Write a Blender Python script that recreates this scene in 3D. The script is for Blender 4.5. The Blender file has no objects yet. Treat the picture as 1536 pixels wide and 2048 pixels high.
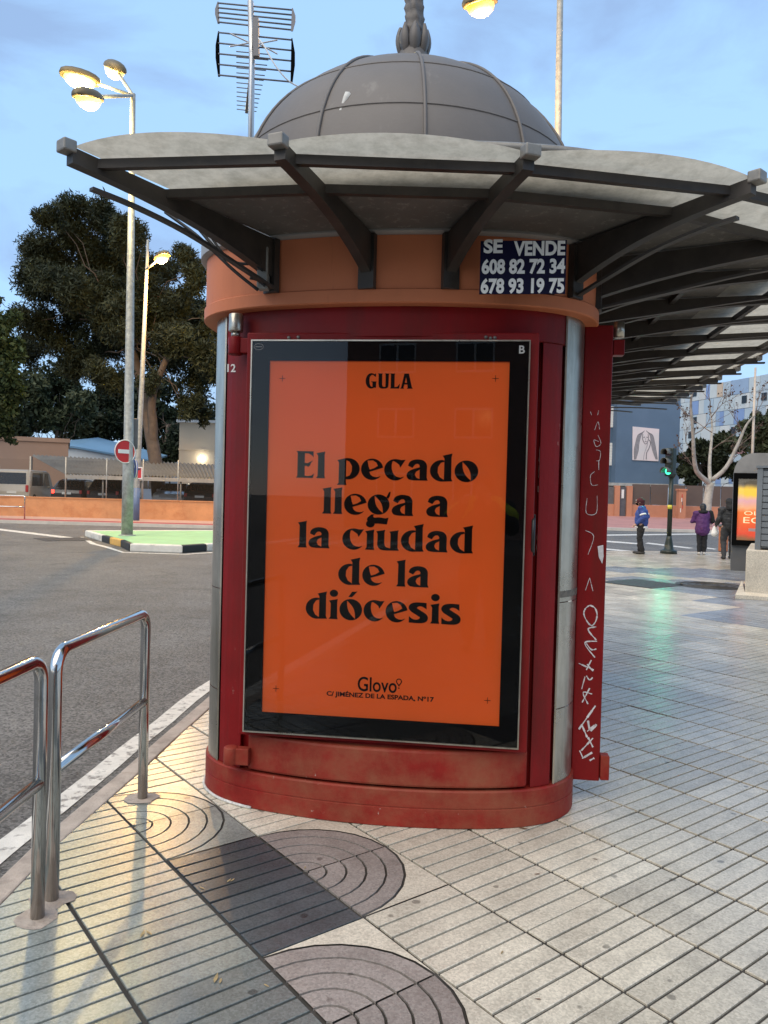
import bpy, bmesh, math, random
import numpy as np
from mathutils import Vector, Matrix, noise as mnoise
random.seed(7); rng = np.random.default_rng(7)
R_ = math.radians
scene = bpy.context.scene
COL = scene.collection

# ------------------------------------------------------------------ camera
CH = 1.5; FPX = 1540.0; ROLL = R_(1.5); PITCH = math.atan(33/FPX)
cam = bpy.data.cameras.new('camera'); camo = bpy.data.objects.new('camera', cam); COL.objects.link(camo)
cam.sensor_fit = 'HORIZONTAL'; cam.sensor_width = 36.0; cam.lens = 36.0*FPX/1536.0
cam.clip_start = 0.05; cam.clip_end = 2000
_F = Vector((0, math.cos(PITCH), -math.sin(PITCH))); _U = Vector((0, math.sin(PITCH), math.cos(PITCH))); _X = Vector((1, 0, 0))
_R = _X*math.cos(ROLL)+_U*math.sin(ROLL); _UI = _U*math.cos(ROLL)-_X*math.sin(ROLL)
camo.matrix_world = Matrix(((_R.x, _UI.x, -_F.x, 0), (_R.y, _UI.y, -_F.y, 0), (_R.z, _UI.z, -_F.z, CH), (0, 0, 0, 1)))
scene.camera = camo
def ray(x, y): return _F+_R*((x-768)/FPX)-_UI*((y-1024)/FPX)
def G(x, y, z=0.0):                      # measured point of the photo on the level z
    d = ray(x, y); t = (z-CH)/d.z; return Vector((d.x*t, d.y*t, z))
def P(x, y, Y):                          # measured point of the photo at the distance Y
    d = ray(x, y); t = Y/d.y; return Vector((d.x*t, Y, CH+d.z*t))

# ------------------------------------------------------------------ light
SUN_EL, SUN_AZ = R_(55), R_(215)         # soft dusk light from behind the camera's left shoulder
w = bpy.data.worlds.new('World'); scene.world = w; w.use_nodes = True
wn = w.node_tree; wn.nodes.clear()
out = wn.nodes.new('ShaderNodeOutputWorld'); bg = wn.nodes.new('ShaderNodeBackground'); bg.inputs[1].default_value = 0.15
sky = wn.nodes.new('ShaderNodeTexSky'); sky.sky_type = 'NISHITA'; sky.sun_disc = False
sky.sun_elevation = R_(24); sky.sun_rotation = SUN_AZ; sky.air_density = 1.0; sky.dust_density = 0.6; sky.ozone_density = 3.0
tc = wn.nodes.new('ShaderNodeTexCoord'); mp = wn.nodes.new('ShaderNodeMapping'); mp.inputs['Scale'].default_value = (1.2, 1.2, 2.6)
nz = wn.nodes.new('ShaderNodeTexNoise'); nz.inputs['Scale'].default_value = 3.2; nz.inputs['Detail'].default_value = 7; nz.inputs['Roughness'].default_value = .55; nz.inputs['Distortion'].default_value = .35
rp = wn.nodes.new('ShaderNodeValToRGB'); rp.color_ramp.elements[0].position = .45; rp.color_ramp.elements[1].position = .62
rp.color_ramp.elements[0].color = (0, 0, 0, 1); rp.color_ramp.elements[1].color = (1, 1, 1, 1)
mx = wn.nodes.new('ShaderNodeMix'); mx.data_type = 'RGBA'; mx.blend_type = 'MIX'
cl = wn.nodes.new('ShaderNodeMix'); cl.data_type = 'RGBA'; cl.blend_type = 'MULTIPLY'; cl.inputs[0].default_value = 1; cl.inputs[7].default_value = (.80, .74, .76, 1)
mul = wn.nodes.new('ShaderNodeMath'); mul.operation = 'MULTIPLY'; mul.inputs[1].default_value = 1.0
L = wn.links.new
L(tc.outputs['Generated'], mp.inputs[0]); L(mp.outputs[0], nz.inputs['Vector']); L(nz.outputs[0], rp.inputs[0])
veil = wn.nodes.new('ShaderNodeMix'); veil.data_type = 'RGBA'; veil.inputs[0].default_value = .68; veil.inputs[7].default_value = (3.2, 5.2, 7.9, 1)   # thin high cloud
L(sky.outputs[0], veil.inputs[6]); L(veil.outputs[2], cl.inputs[6]); L(rp.outputs[0], mul.inputs[0]); L(mul.outputs[0], mx.inputs[0])
L(veil.outputs[2], mx.inputs[6]); L(cl.outputs[2], mx.inputs[7]); L(mx.outputs[2], bg.inputs[0]); L(bg.outputs[0], out.inputs[0])
sl = bpy.data.lights.new('sun', 'SUN'); sl.energy = 2.5; sl.angle = R_(70); sl.color = (1.0, .85, .64)
so = bpy.data.objects.new('sun', sl); COL.objects.link(so)
sd = Vector((math.sin(SUN_AZ)*math.cos(SUN_EL), math.cos(SUN_AZ)*math.cos(SUN_EL), math.sin(SUN_EL)))
so.rotation_euler = (-sd).to_track_quat('-Z', 'Y').to_euler()
scene.render.engine = 'CYCLES'
vs = scene.view_settings; vs.view_transform = 'Standard'; vs.look = 'None'; vs.gamma = 1; vs.use_curve_mapping = False; vs.exposure = 0.25

# ------------------------------------------------------------------ helpers
def tag(o, label=None, cat=None, group=None, kind=None):
    if label: o['label'] = label
    if cat: o['category'] = cat
    if group: o['group'] = group
    if kind: o['kind'] = kind
    return o
def empty(name, loc=(0, 0, 0), rz=0, label=None, cat=None, group=None, kind=None):
    o = bpy.data.objects.new(name, None); COL.objects.link(o); o.location = loc; o.rotation_euler = (0, 0, rz)
    o.empty_display_size = .1
    return tag(o, label, cat, group, kind)
def link(name, me, parent=None):
    o = bpy.data.objects.new(name, me); COL.objects.link(o)
    if parent is not None: o.parent = parent
    return o
def copy_tree(o, parent=None):
    c = o.copy(); COL.objects.link(c); c.parent = parent
    for ch in list(o.children): copy_tree(ch, c)
    return c
_m = {}
def mat(name, col, rough=.6, metal=0.0, var=.18, scale=3.0, bump=0.0, bscale=80.0, spec=.5, dirt=None, dirt_amt=.6, dirt_scale=2.5, dirt_pos=(.5, .72), streak=False, rvar=.12, emit=None, coat=0.0, col2=None, speck=0.0, speck_scale=220.0, chips=None, chip_scale=16.0, chip_z=.3, chip_pos=(.69, .71), chip_amt=.8):
    if name in _m: return _m[name]
    m = bpy.data.materials.new(name); m.use_nodes = True; nt = m.node_tree; n = nt.nodes; l = nt.links.new
    b = n['Principled BSDF']; b.inputs['Roughness'].default_value = rough; b.inputs['Metallic'].default_value = metal
    b.inputs['Specular IOR Level'].default_value = spec; b.inputs['Coat Weight'].default_value = coat
    geo = n.new('ShaderNodeNewGeometry')
    nzz = n.new('ShaderNodeTexNoise'); nzz.inputs['Scale'].default_value = scale; nzz.inputs['Detail'].default_value = 6; nzz.inputs['Roughness'].default_value = .6
    l(geo.outputs['Position'], nzz.inputs['Vector'])
    r = n.new('ShaderNodeValToRGB'); r.color_ramp.elements[0].position = .3; r.color_ramp.elements[1].position = .7
    c2 = col2 or tuple(min(1, c*(1+var)) for c in col)
    r.color_ramp.elements[0].color = (*[c*(1-var) for c in col], 1); r.color_ramp.elements[1].color = (*c2, 1)
    l(nzz.outputs[0], r.inputs[0]); colout = r.outputs[0]
    if dirt:
        mpp = n.new('ShaderNodeMapping'); mpp.inputs['Scale'].default_value = (1, 1, .18) if streak else (1, 1, 1)
        nd = n.new('ShaderNodeTexNoise'); nd.inputs['Scale'].default_value = dirt_scale; nd.inputs['Detail'].default_value = 8; nd.inputs['Roughness'].default_value = .68
        l(geo.outputs['Position'], mpp.inputs[0]); l(mpp.outputs[0], nd.inputs['Vector'])
        rd = n.new('ShaderNodeValToRGB'); rd.color_ramp.elements[0].position = dirt_pos[0]; rd.color_ramp.elements[1].position = dirt_pos[1]
        rd.color_ramp.elements[0].color = (0, 0, 0, 1); rd.color_ramp.elements[1].color = (dirt_amt,)*3+(1,)
        l(nd.outputs[0], rd.inputs[0])
        mm = n.new('ShaderNodeMix'); mm.data_type = 'RGBA'; mm.inputs[7].default_value = (*dirt, 1)
        l(rd.outputs[0], mm.inputs[0]); l(colout, mm.inputs[6]); colout = mm.outputs[2]
    if chips:
        mpc = n.new('ShaderNodeMapping'); mpc.inputs['Scale'].default_value = (1, 1, chip_z); nc = n.new('ShaderNodeTexNoise'); nc.inputs['Scale'].default_value = chip_scale; nc.inputs['Detail'].default_value = 10; nc.inputs['Roughness'].default_value = .72
        l(geo.outputs['Position'], mpc.inputs[0]); l(mpc.outputs[0], nc.inputs['Vector']); rc_ = n.new('ShaderNodeValToRGB'); rc_.color_ramp.elements[0].position = chip_pos[0]; rc_.color_ramp.elements[1].position = chip_pos[1]; rc_.color_ramp.elements[0].color = (0, 0, 0, 1); rc_.color_ramp.elements[1].color = (chip_amt,)*3+(1,); l(nc.outputs[0], rc_.inputs[0])
        mc = n.new('ShaderNodeMix'); mc.data_type = 'RGBA'; mc.inputs[7].default_value = (*chips, 1); l(rc_.outputs[0], mc.inputs[0]); l(colout, mc.inputs[6]); colout = mc.outputs[2]
    if speck:
        vo = n.new('ShaderNodeTexVoronoi'); vo.inputs['Scale'].default_value = speck_scale; l(geo.outputs['Position'], vo.inputs['Vector']); sc_ = n.new('ShaderNodeSeparateColor'); l(vo.outputs['Color'], sc_.inputs[0])
        mrs = n.new('ShaderNodeMapRange'); mrs.inputs[3].default_value = 1-speck; mrs.inputs[4].default_value = 1+speck; l(sc_.outputs[0], mrs.inputs[0])
        ms = n.new('ShaderNodeMix'); ms.data_type = 'RGBA'; ms.blend_type = 'MULTIPLY'; ms.inputs[0].default_value = 1; l(colout, ms.inputs[6]); l(mrs.outputs[0], ms.inputs[7]); colout = ms.outputs[2]
    l(colout, b.inputs['Base Color'])
    if rvar:
        mr = n.new('ShaderNodeMapRange'); mr.inputs[3].default_value = max(.02, rough-rvar); mr.inputs[4].default_value = min(1, rough+rvar)
        l(nzz.outputs[0], mr.inputs[0]); l(mr.outputs[0], b.inputs['Roughness'])
    if bump:
        nb = n.new('ShaderNodeTexNoise'); nb.inputs['Scale'].default_value = bscale; nb.inputs['Detail'].default_value = 4
        l(geo.outputs['Position'], nb.inputs['Vector'])
        bp = n.new('ShaderNodeBump'); bp.inputs['Strength'].default_value = bump; bp.inputs['Distance'].default_value = .02
        l(nb.outputs[0], bp.inputs['Height']); l(bp.outputs[0], b.inputs['Normal'])
    if emit:
        b.inputs['Emission Color'].default_value = (*emit[0], 1); b.inputs['Emission Strength'].default_value = emit[1]
    _m[name] = m; return m
def flatmat(name, col, rough=.5, **k): return mat(name, col, rough, var=.05, rvar=.03, **k)

class MB:
    def __init__(s): s.v = []; s.f = []; s.sm = []
    def add(s, vs_, fs, smooth=False):
        b = len(s.v); s.v += [tuple(v) for v in vs_]; s.f += [tuple(i+b for i in f) for f in fs]; s.sm += [smooth]*len(fs); return s
    def box(s, c, d, rz=0.0, M=None):
        x, y, z = d[0]/2, d[1]/2, d[2]/2; ca, sa = math.cos(rz), math.sin(rz); vs_ = []
        for k in (-z, z):
            for (i, j) in ((-x, -y), (x, -y), (x, y), (-x, y)):
                p = Vector((c[0]+i*ca-j*sa, c[1]+i*sa+j*ca, c[2]+k)); vs_.append(M@p if M else p)
        return s.add(vs_, [(3, 2, 1, 0), (4, 5, 6, 7), (0, 1, 5, 4), (1, 2, 6, 5), (2, 3, 7, 6), (3, 0, 4, 7)])
    def b2(s, x0, x1, y0, y1, z0, z1): return s.box(((x0+x1)/2, (y0+y1)/2, (z0+z1)/2), (x1-x0, y1-y0, z1-z0))
    def bar(s, p, q, w_, h_, up=(0, 0, 1)):
        p, q = Vector(p), Vector(q); d = (q-p).normalized(); u = Vector(up); sd_ = d.cross(u)
        if sd_.length < 1e-5: sd_ = d.cross(Vector((1, 0, 0)))
        sd_.normalize(); u = sd_.cross(d); vs_ = []
        for e in (p, q):
            for (i, j) in ((-1, -1), (1, -1), (1, 1), (-1, 1)): vs_.append(e+sd_*(i*w_/2)+u*(j*h_/2))
        return s.add(vs_, [(3, 2, 1, 0), (4, 5, 6, 7), (0, 1, 5, 4), (1, 2, 6, 5), (2, 3, 7, 6), (3, 0, 4, 7)])
    def prism(s, pts, z0, z1, cap=True):
        n = len(pts); vs_ = [(p[0], p[1], z0) for p in pts]+[(p[0], p[1], z1) for p in pts]
        fs = [(i, (i+1) % n, n+(i+1) % n, n+i) for i in range(n)]
        if cap: fs += [tuple(range(n))[::-1], tuple(range(n, 2*n))]
        return s.add(vs_, fs)
    def tube(s, path, r, n=10, closed=False, smooth=True):
        path = [Vector(p) for p in path]; N = len(path); rs = r if isinstance(r, (list, tuple)) else [r]*N
        vs_ = []; prev = None
        for i, p in enumerate(path):
            if closed: t = path[(i+1) % N]-path[i-1]
            else: t = path[min(i+1, N-1)]-path[max(i-1, 0)]
            t.normalize()
            if prev is None: a = t.orthogonal().normalized()
            else:
                a = prev-t*prev.dot(t); a.normalize()
            prev = a; b = t.cross(a)
            for k in range(n):
                an = 2*math.pi*k/n; vs_.append(p+(a*math.cos(an)+b*math.sin(an))*rs[i])
        fs = []
        for i in range(N if closed else N-1):
            j = (i+1) % N
            for k in range(n): fs.append((i*n+k, i*n+(k+1) % n, j*n+(k+1) % n, j*n+k))
        if not closed: fs += [tuple(range(n))[::-1], tuple(range((N-1)*n, N*n))]
        return s.add(vs_, fs, smooth)
    def lathe(s, prof, n=24, c=(0, 0, 0), smooth=True, fl=None):
        vs_ = []
        for j, (r, z) in enumerate(prof):
            for k in range(n):
                an = 2*math.pi*k/n; rr = r*(1+(fl(an, j) if fl else 0)); vs_.append((c[0]+rr*math.cos(an), c[1]+rr*math.sin(an), c[2]+z))
        fs = []
        for j in range(len(prof)-1):
            for k in range(n): fs.append((j*n+k, j*n+(k+1) % n, (j+1)*n+(k+1) % n, (j+1)*n+k))
        fs += [tuple(range(n))[::-1], tuple(range((len(prof)-1)*n, len(prof)*n))]
        return s.add(vs_, fs, smooth)
    def cap(s, p, q, r0, r1, n=10):
        p, q = Vector(p), Vector(q); d = q-p; ln = d.length
        t = d.normalized() if ln > 1e-6 else Vector((0, 0, 1)); pts = []; rs = []
        for a in (-88, -60, -30, 0): pts.append(p+t*(math.sin(R_(a))*r0)); rs.append(math.cos(R_(a))*r0)
        for a in (0, 30, 60, 88): pts.append(q+t*(math.sin(R_(a))*r1)); rs.append(math.cos(R_(a))*r1)
        return s.tube(pts, rs, n)
    def ball(s, c, r, n=12):
        rx, ry, rz = r if isinstance(r, (tuple, list)) else (r, r, r)
        prof = [(math.cos(R_(a)), math.sin(R_(a))) for a in range(-88, 89, 16)]
        vs_ = []; fs = []
        for (cr, sz) in prof:
            for k in range(n): an = 2*math.pi*k/n; vs_.append((c[0]+rx*cr*math.cos(an), c[1]+ry*cr*math.sin(an), c[2]+rz*sz))
        for j in range(len(prof)-1):
            for k in range(n): fs.append((j*n+k, j*n+(k+1) % n, (j+1)*n+(k+1) % n, (j+1)*n+k))
        fs += [tuple(range(n))[::-1], tuple(range((len(prof)-1)*n, len(prof)*n))]
        return s.add(vs_, fs, True)
    def mesh(s, name):
        me = bpy.data.meshes.new(name); me.from_pydata(s.v, [], s.f); me.polygons.foreach_set('use_smooth', s.sm); me.update(); return me
    def build(s, name, material, parent=None, bevel=0.0):
        me = s.mesh(name); me.materials.append(material); o = link(name, me, parent)
        if bevel:
            bv = o.modifiers.new('bevel', 'BEVEL'); bv.width = bevel; bv.segments = 2; bv.limit_method = 'ANGLE'; bv.angle_limit = R_(40)
        return o
def spline(pts, n=6, closed=False):
    pts = [Vector(p) for p in pts]; N = len(pts); o = []
    for i in range(N if closed else N-1):
        if closed: a, b, c, d = pts[i-1], pts[i], pts[(i+1) % N], pts[(i+2) % N]
        else: a, b, c, d = pts[max(i-1, 0)], pts[i], pts[i+1], pts[min(i+2, N-1)]
        for k in range(n):
            t = k/n; o.append(.5*((2*b)+(c-a)*t+(2*a-5*b+4*c-d)*t*t+(3*b-a-3*c+d)*t**3))
    if not closed: o.append(pts[-1])
    return o
def text_mesh(s, bold=0.0):
    cu = bpy.data.curves.new('text', 'FONT'); cu.body = s; cu.size = 1; cu.offset = bold; cu.resolution_u = 4
    o = bpy.data.objects.new('text', cu); COL.objects.link(o); dg = bpy.context.evaluated_depsgraph_get(); dg.update()
    me = bpy.data.meshes.new_from_object(o.evaluated_get(dg)); bpy.data.objects.remove(o); bpy.data.curves.remove(cu); return me
def fill_mesh(splines):
    cu = bpy.data.curves.new('shape', 'CURVE'); cu.dimensions = '2D'; cu.fill_mode = 'BOTH'
    for pts in splines:
        sp = cu.splines.new('POLY'); sp.points.add(len(pts)-1); sp.use_cyclic_u = True
        for i, p in enumerate(pts): sp.points[i].co = (p[0], p[1], 0, 1)
    o = bpy.data.objects.new('shape', cu); COL.objects.link(o); dg = bpy.context.evaluated_depsgraph_get(); dg.update()
    me = bpy.data.meshes.new_from_object(o.evaluated_get(dg)); bpy.data.objects.remove(o); bpy.data.curves.remove(cu); return me
def fit_mesh(me, f):
    co = np.array([v.co[:] for v in me.vertices]); lo, hi = co.min(0), co.max(0)
    for v in me.vertices: v.co = f((v.co.x-lo[0])/(hi[0]-lo[0]), (v.co.y-lo[1])/(hi[1]-lo[1]))
    me.update(); return me
def text_on(name, s, f, material, parent, bold=0.0):
    me = fit_mesh(text_mesh(s, bold), f); me.materials.clear(); me.materials.append(material); return link(name, me, parent)

# ------------------------------------------------------------------ ground
M_asph = mat('asphalt', (.105, .10, .093), .72, chips=(.045, .043, .04), chip_scale=.9, chip_z=1, chip_pos=(.54, .66), chip_amt=.7, speck=.65, speck_scale=75, var=.28, scale=1.6, bump=.5, bscale=190, dirt=(.185, .175, .16), dirt_amt=.7, dirt_scale=.45, dirt_pos=(.42, .7))
M_line = mat('road_paint', (.62, .60, .55), .6, var=.15, scale=9, dirt=(.17, .16, .15), dirt_amt=.9, dirt_scale=14, dirt_pos=(.52, .62), bump=.3, bscale=150)
def tile_mat(name, c, rough=.25):
    m = mat(name, c, rough, var=.13, scale=2.2, bump=.05, bscale=240, rvar=.08, spec=.5, dirt=tuple(x*.5 for x in c), dirt_amt=.6, dirt_scale=5, dirt_pos=(.48, .74), chips=tuple(x*.35 for x in c), chip_scale=9, chip_z=1, chip_pos=(.66, .70), chip_amt=.55)
    nt = m.node_tree; n = nt.nodes; l = nt.links.new; b = n['Principled BSDF']; src = b.inputs['Base Color'].links[0].from_socket
    geo = n.new('ShaderNodeNewGeometry'); mp_ = n.new('ShaderNodeMapping'); mp_.vector_type = 'TEXTURE'
    mp_.inputs['Rotation'].default_value = (0, 0, R_(37.55)); l(geo.outputs['Position'], mp_.inputs[0])
    sn = n.new('ShaderNodeVectorMath'); sn.operation = 'SUBTRACT'; sn.inputs[1].default_value = (1.622, 1.376, -50); l(mp_.outputs[0], sn.inputs[0])
    dv = n.new('ShaderNodeVectorMath'); dv.operation = 'DIVIDE'; dv.inputs[1].default_value = (.4106, .3956, 100); l(sn.outputs[0], dv.inputs[0])
    fl = n.new('ShaderNodeVectorMath'); fl.operation = 'FLOOR'; l(dv.outputs[0], fl.inputs[0])
    wn_ = n.new('ShaderNodeTexWhiteNoise'); l(fl.outputs[0], wn_.inputs['Vector'])
    mr = n.new('ShaderNodeMapRange'); mr.inputs[3].default_value = .76; mr.inputs[4].default_value = 1.10; l(wn_.outputs[0], mr.inputs[0])
    m1 = n.new('ShaderNodeMix'); m1.data_type = 'RGBA'; m1.blend_type = 'MULTIPLY'; m1.inputs[0].default_value = 1; l(src, m1.inputs[6]); l(mr.outputs[0], m1.inputs[7])
    # terrazzo speckle and old chewing-gum spots
    vo = n.new('ShaderNodeTexVoronoi'); vo.inputs['Scale'].default_value = 150; l(geo.outputs['Position'], vo.inputs['Vector'])
    r1 = n.new('ShaderNodeMapRange'); r1.inputs[3].default_value = .80; r1.inputs[4].default_value = 1.14; sp_ = n.new('ShaderNodeSeparateColor'); l(vo.outputs['Color'], sp_.inputs[0]); l(sp_.outputs[0], r1.inputs[0])
    m2 = n.new('ShaderNodeMix'); m2.data_type = 'RGBA'; m2.blend_type = 'MULTIPLY'; m2.inputs[0].default_value = 1; l(m1.outputs[2], m2.inputs[6]); l(r1.outputs[0], m2.inputs[7])
    v2 = n.new('ShaderNodeTexVoronoi'); v2.inputs['Scale'].default_value = 5.5; v2.inputs['Randomness'].default_value = 1; l(geo.outputs['Position'], v2.inputs['Vector'])
    nn = n.new('ShaderNodeTexNoise'); nn.inputs['Scale'].default_value = 30; l(geo.outputs['Position'], nn.inputs['Vector'])
    ad = n.new('ShaderNodeMath'); ad.operation = 'MULTIPLY_ADD'; ad.inputs[1].default_value = .10; l(nn.outputs[0], ad.inputs[0]); l(v2.outputs['Distance'], ad.inputs[2])
    rr = n.new('ShaderNodeMapRange'); rr.inputs[1].default_value = .115; rr.inputs[2].default_value = .14; rr.inputs[3].default_value = .52; rr.inputs[4].default_value = 1; l(ad.outputs[0], rr.inputs[0])
    m3 = n.new('ShaderNodeMix'); m3.data_type = 'RGBA'; m3.blend_type = 'MULTIPLY'; m3.inputs[0].default_value = 1; l(m2.outputs[2], m3.inputs[6]); l(rr.outputs[0], m3.inputs[7])
    l(m3.outputs[2], b.inputs['Base Color']); return m
T_cream = tile_mat('tile_cream', (.65, .585, .465))
T_green = tile_mat('tile_greygreen', (.30, .315, .28))
T_slate = tile_mat('tile_slate', (.075, .085, .09))
T_dkgrn = tile_mat('tile_darkgreen', (.16, .175, .165))
T_purp = tile_mat('tile_purple_grey', (.31, .275, .245))
T_far = tile_mat('tile_far_grey', (.30, .32, .34))
M_joint = mat('joint_dirt', (.05, .044, .037), .95, var=.3, scale=12)
M_kerb = mat('kerb_stone', (.42, .35, .29), .8, var=.2, scale=8, bump=.3, bscale=90, dirt=(.15, .12, .10), dirt_amt=.6, dirt_scale=6)

mb = MB(); n_ = 24; S = 420.0
gv = [(-S+2*S*i/n_, -S+2*S*j/n_, -.12) for j in range(n_+1) for i in range(n_+1)]
mb.add(gv, [(j*(n_+1)+i, j*(n_+1)+i+1, (j+1)*(n_+1)+i+1, (j+1)*(n_+1)+i) for j in range(n_) for i in range(n_)])
tag(mb.build('road', M_asph), kind='structure')

KERB = spline([(-1.36, -14, 0), (-1.36, -6, 0), (-1.35, 0, 0), (-1.34, 2.4, 0), (-1.33, 3.22, 0), (-1.29, 3.7, 0), (-1.24, 4.31, 0), (-1.18, 5.12, 0), (-.95, 7, 0), (.2, 10.8, 0), (2.3, 15.5, 0), (4.6, 20.0, 0), (6.6, 22.9, 0), (9.5, 23.9, 0), (14, 23.5, 0), (26, 22, 0), (44, 19, 0)], 6)
PA = R_(37.55); ca, sa = math.cos(PA), math.sin(PA)
def w2l(p): return (p[0]*ca+p[1]*sa, -p[0]*sa+p[1]*ca)
def l2w(a, b): return (a*ca-b*sa, a*sa+b*ca)
KL = [w2l(p) for p in KERB]
poly_l = KL+[w2l((44, -14))]
pav = empty('pavement', (0, 0, 0), PA, kind='structure')
slab = MB(); slab.prism(poly_l, -.15, -.0085); slab.build('slab', M_joint, pav)
def inside(pt, poly):
    x, y = pt; c = False; j = len(poly)-1
    for i in range(len(poly)):
        xi, yi = poly[i]; xj, yj = poly[j]
        if (yi > y) != (yj > y) and x < (xj-xi)*(y-yi)/(yj-yi)+xi: c = not c
        j = i
    return c
def seg_near(pt):
    best = (1e9, 0)
    for i in range(len(KL)-1):
        a, b = Vector(KL[i]), Vector(KL[i+1]); d = b-a; t = max(0, min(1, (Vector(pt)-a).dot(d)/d.length_squared)); e = (a+d*t-Vector(pt)).length
        if e < best[0]: best = (e, i)
    return best
def clip(poly, a, b, off):                # keep what lies right of a->b, off metres inside
    d = Vector((b[0]-a[0], b[1]-a[1])).normalized(); nrm = Vector((d.y, -d.x)); o = []
    f = lambda p: (p[0]-a[0])*nrm.x+(p[1]-a[1])*nrm.y-off
    for i in range(len(poly)):
        p, q = poly[i], poly[(i+1) % len(poly)]; fp, fq = f(p), f(q)
        if fp >= 0: o.append(p)
        if (fp >= 0) != (fq >= 0): t = fp/(fp-fq); o.append((p[0]+(q[0]-p[0])*t, p[1]+(q[1]-p[1])*t))
    return o
A0, TA, B0, TB = 1.622, .4106, 1.376, .3956; GR = .0095; JT = .009; JA = .015
def strips(a0=0.0, b0=0.0):
    o = []; h_ = (TB-JT)/5
    for k in range(5):
        y0 = b0+JT/2+k*h_+(GR/2 if k else 0); y1 = b0+JT/2+(k+1)*h_-(GR/2 if k < 4 else 0)
        o.append([(a0+JA/2, y0), (a0+TA-JA/2, y0), (a0+TA-JA/2, y1), (a0+JA/2, y1)])
    return o
def raised(mbx, poly, z0=-.008, z1=0.0, ch=.002):
    n = len(poly); cx = sum(p[0] for p in poly)/n; cy = sum(p[1] for p in poly)/n
    def ins(p):
        d = Vector((cx-p[0], cy-p[1])); return (p[0]+math.copysign(min(ch, abs(d.x)), d.x), p[1]+math.copysign(min(ch, abs(d.y)), d.y))
    top = [ins(p) for p in poly]
    vs_ = [(p[0], p[1], z0) for p in poly]+[(p[0], p[1], z1-ch*.7) for p in poly]+[(p[0], p[1], z1) for p in top]
    fs = [(i, (i+1) % n, n+(i+1) % n, n+i) for i in range(n)]+[(n+i, n+(i+1) % n, 2*n+(i+1) % n, 2*n+i) for i in range(n)]+[tuple(range(2*n, 3*n))]
    mbx.add(vs_, fs)
def arc_tile(up):                          # quarter circle about the left-bottom (up) or left-top corner
    m1, m2 = MB(), MB(); rad = [.02, .20, .40, .60, .80, .985]; W, H = TA-JT, TB-JT; seg = 7
    def pt(r, t):
        x, y = r*math.cos(t), r*math.sin(t); return (JT/2+x*W, JT/2+(y if up else 1-y)*H)
    g = .012
    for k in range(5):
        r0, r1 = rad[k]+g, rad[k+1]-g
        for q in range(seg):
            t0, t1 = math.pi/2*q/seg, math.pi/2*(q+1)/seg
            pl = [pt(r0, t0), pt(r1, t0), pt(r1, t1), pt(r0, t1)]
            if not up: pl = pl[::-1]
            n = 4; vs_ = [(p[0], p[1], -.008) for p in pl]+[(p[0], p[1], 0) for p in pl]
            fs = [(4, 5, 6, 7), (1, 2, 6, 5), (3, 0, 4, 7)] if up else [(4, 5, 6, 7), (0, 1, 5, 4), (2, 3, 7, 6), (1, 2, 6, 5), (3, 0, 4, 7)]
            m1.add(vs_, fs)
    for q in range(seg):                   # corner outside the circle
        t0, t1 = math.pi/2*q/seg, math.pi/2*(q+1)/seg
        def ob(t): c_, s_ = math.cos(t), math.sin(t); r = 1/max(c_, s_); return pt(r, t)
        pl = [pt(1.0, t0), ob(t0), ob(t1), pt(1.0, t1)]
        tm = math.pi/4
        if t0 < tm < t1: pl = [pt(1.0, t0), ob(t0), pt(math.sqrt(2), tm), ob(t1), pt(1.0, t1)]
        if not up: pl = pl[::-1]
        m2.add([(p[0], p[1], -.0004) for p in pl], [tuple(range(len(pl)))])
    return m1, m2
def two_mat_mesh(m1, ma, m2, mb_):
    me = bpy.data.meshes.new('tile'); me.from_pydata(m1.v+m2.v, [], m1.f+[tuple(i+len(m1.v) for i in f) for f in m2.f])
    me.materials.append(ma); me.materials.append(mb_); me.polygons.foreach_set('material_index', [0]*len(m1.f)+[1]*len(m2.f)); me.update(); return me
stripe_src = MB(); [raised(stripe_src, s_) for s_ in strips()]
_tm = {}
def stripe_mesh(m):
    if m.name not in _tm: me = stripe_src.mesh('tile'); me.materials.append(m); _tm[m.name] = me
    return _tm[m.name]
ARC = {(-1, 5): (1, T_green, T_cream), (-1, 4): (0, T_green, T_green), (0, 3): (1, T_purp, T_cream), (0, 2): (0, T_purp, T_cream), (-1, 1): (1, T_purp, T_cream), (-1, 0): (0, T_purp, T_cream)}
arcm = {k: two_mat_mesh(*[x for pr in zip(arc_tile(bool(v_[0])), v_[1:]) for x in pr]) for k, v_ in ARC.items()}
fd1 = [w2l(q) for q in [G(1372, 1230)[:2], G(1530, 1262)[:2], G(1680, 1262)[:2], G(1680, 1180)[:2], G(1470, 1166)[:2], G(1215, 1150)[:2], G(1215, 1166)[:2], G(1340, 1180)[:2], G(1440, 1195)[:2], G(1360, 1202)[:2], G(1480, 1214)[:2]]]
fd2 = [w2l(q) for q in [G(1205, 1132)[:2], G(1205, 1141)[:2], G(1480, 1162)[:2], G(1640, 1160)[:2], G(1640, 1145)[:2]]]
def tile_color(i, j):
    if i <= -2: return T_dkgrn if j <= 1 else T_green
    if i == -1 and j in (2, 3): return T_slate
    if i == -1 and j <= -1: return T_slate
    if i == -1 and j >= 6: return T_cream
    c = (A0+(i+.5)*TA, B0+(j+.5)*TB)
    if inside(c, fd1) or inside(c, fd2): return T_far
    return T_cream
cells = []
th7 = R_(7); KO = Vector((.125, 4.32)); KU = Vector((math.cos(th7), -math.sin(th7))); KV = Vector((math.sin(th7), math.cos(th7)))
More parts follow.
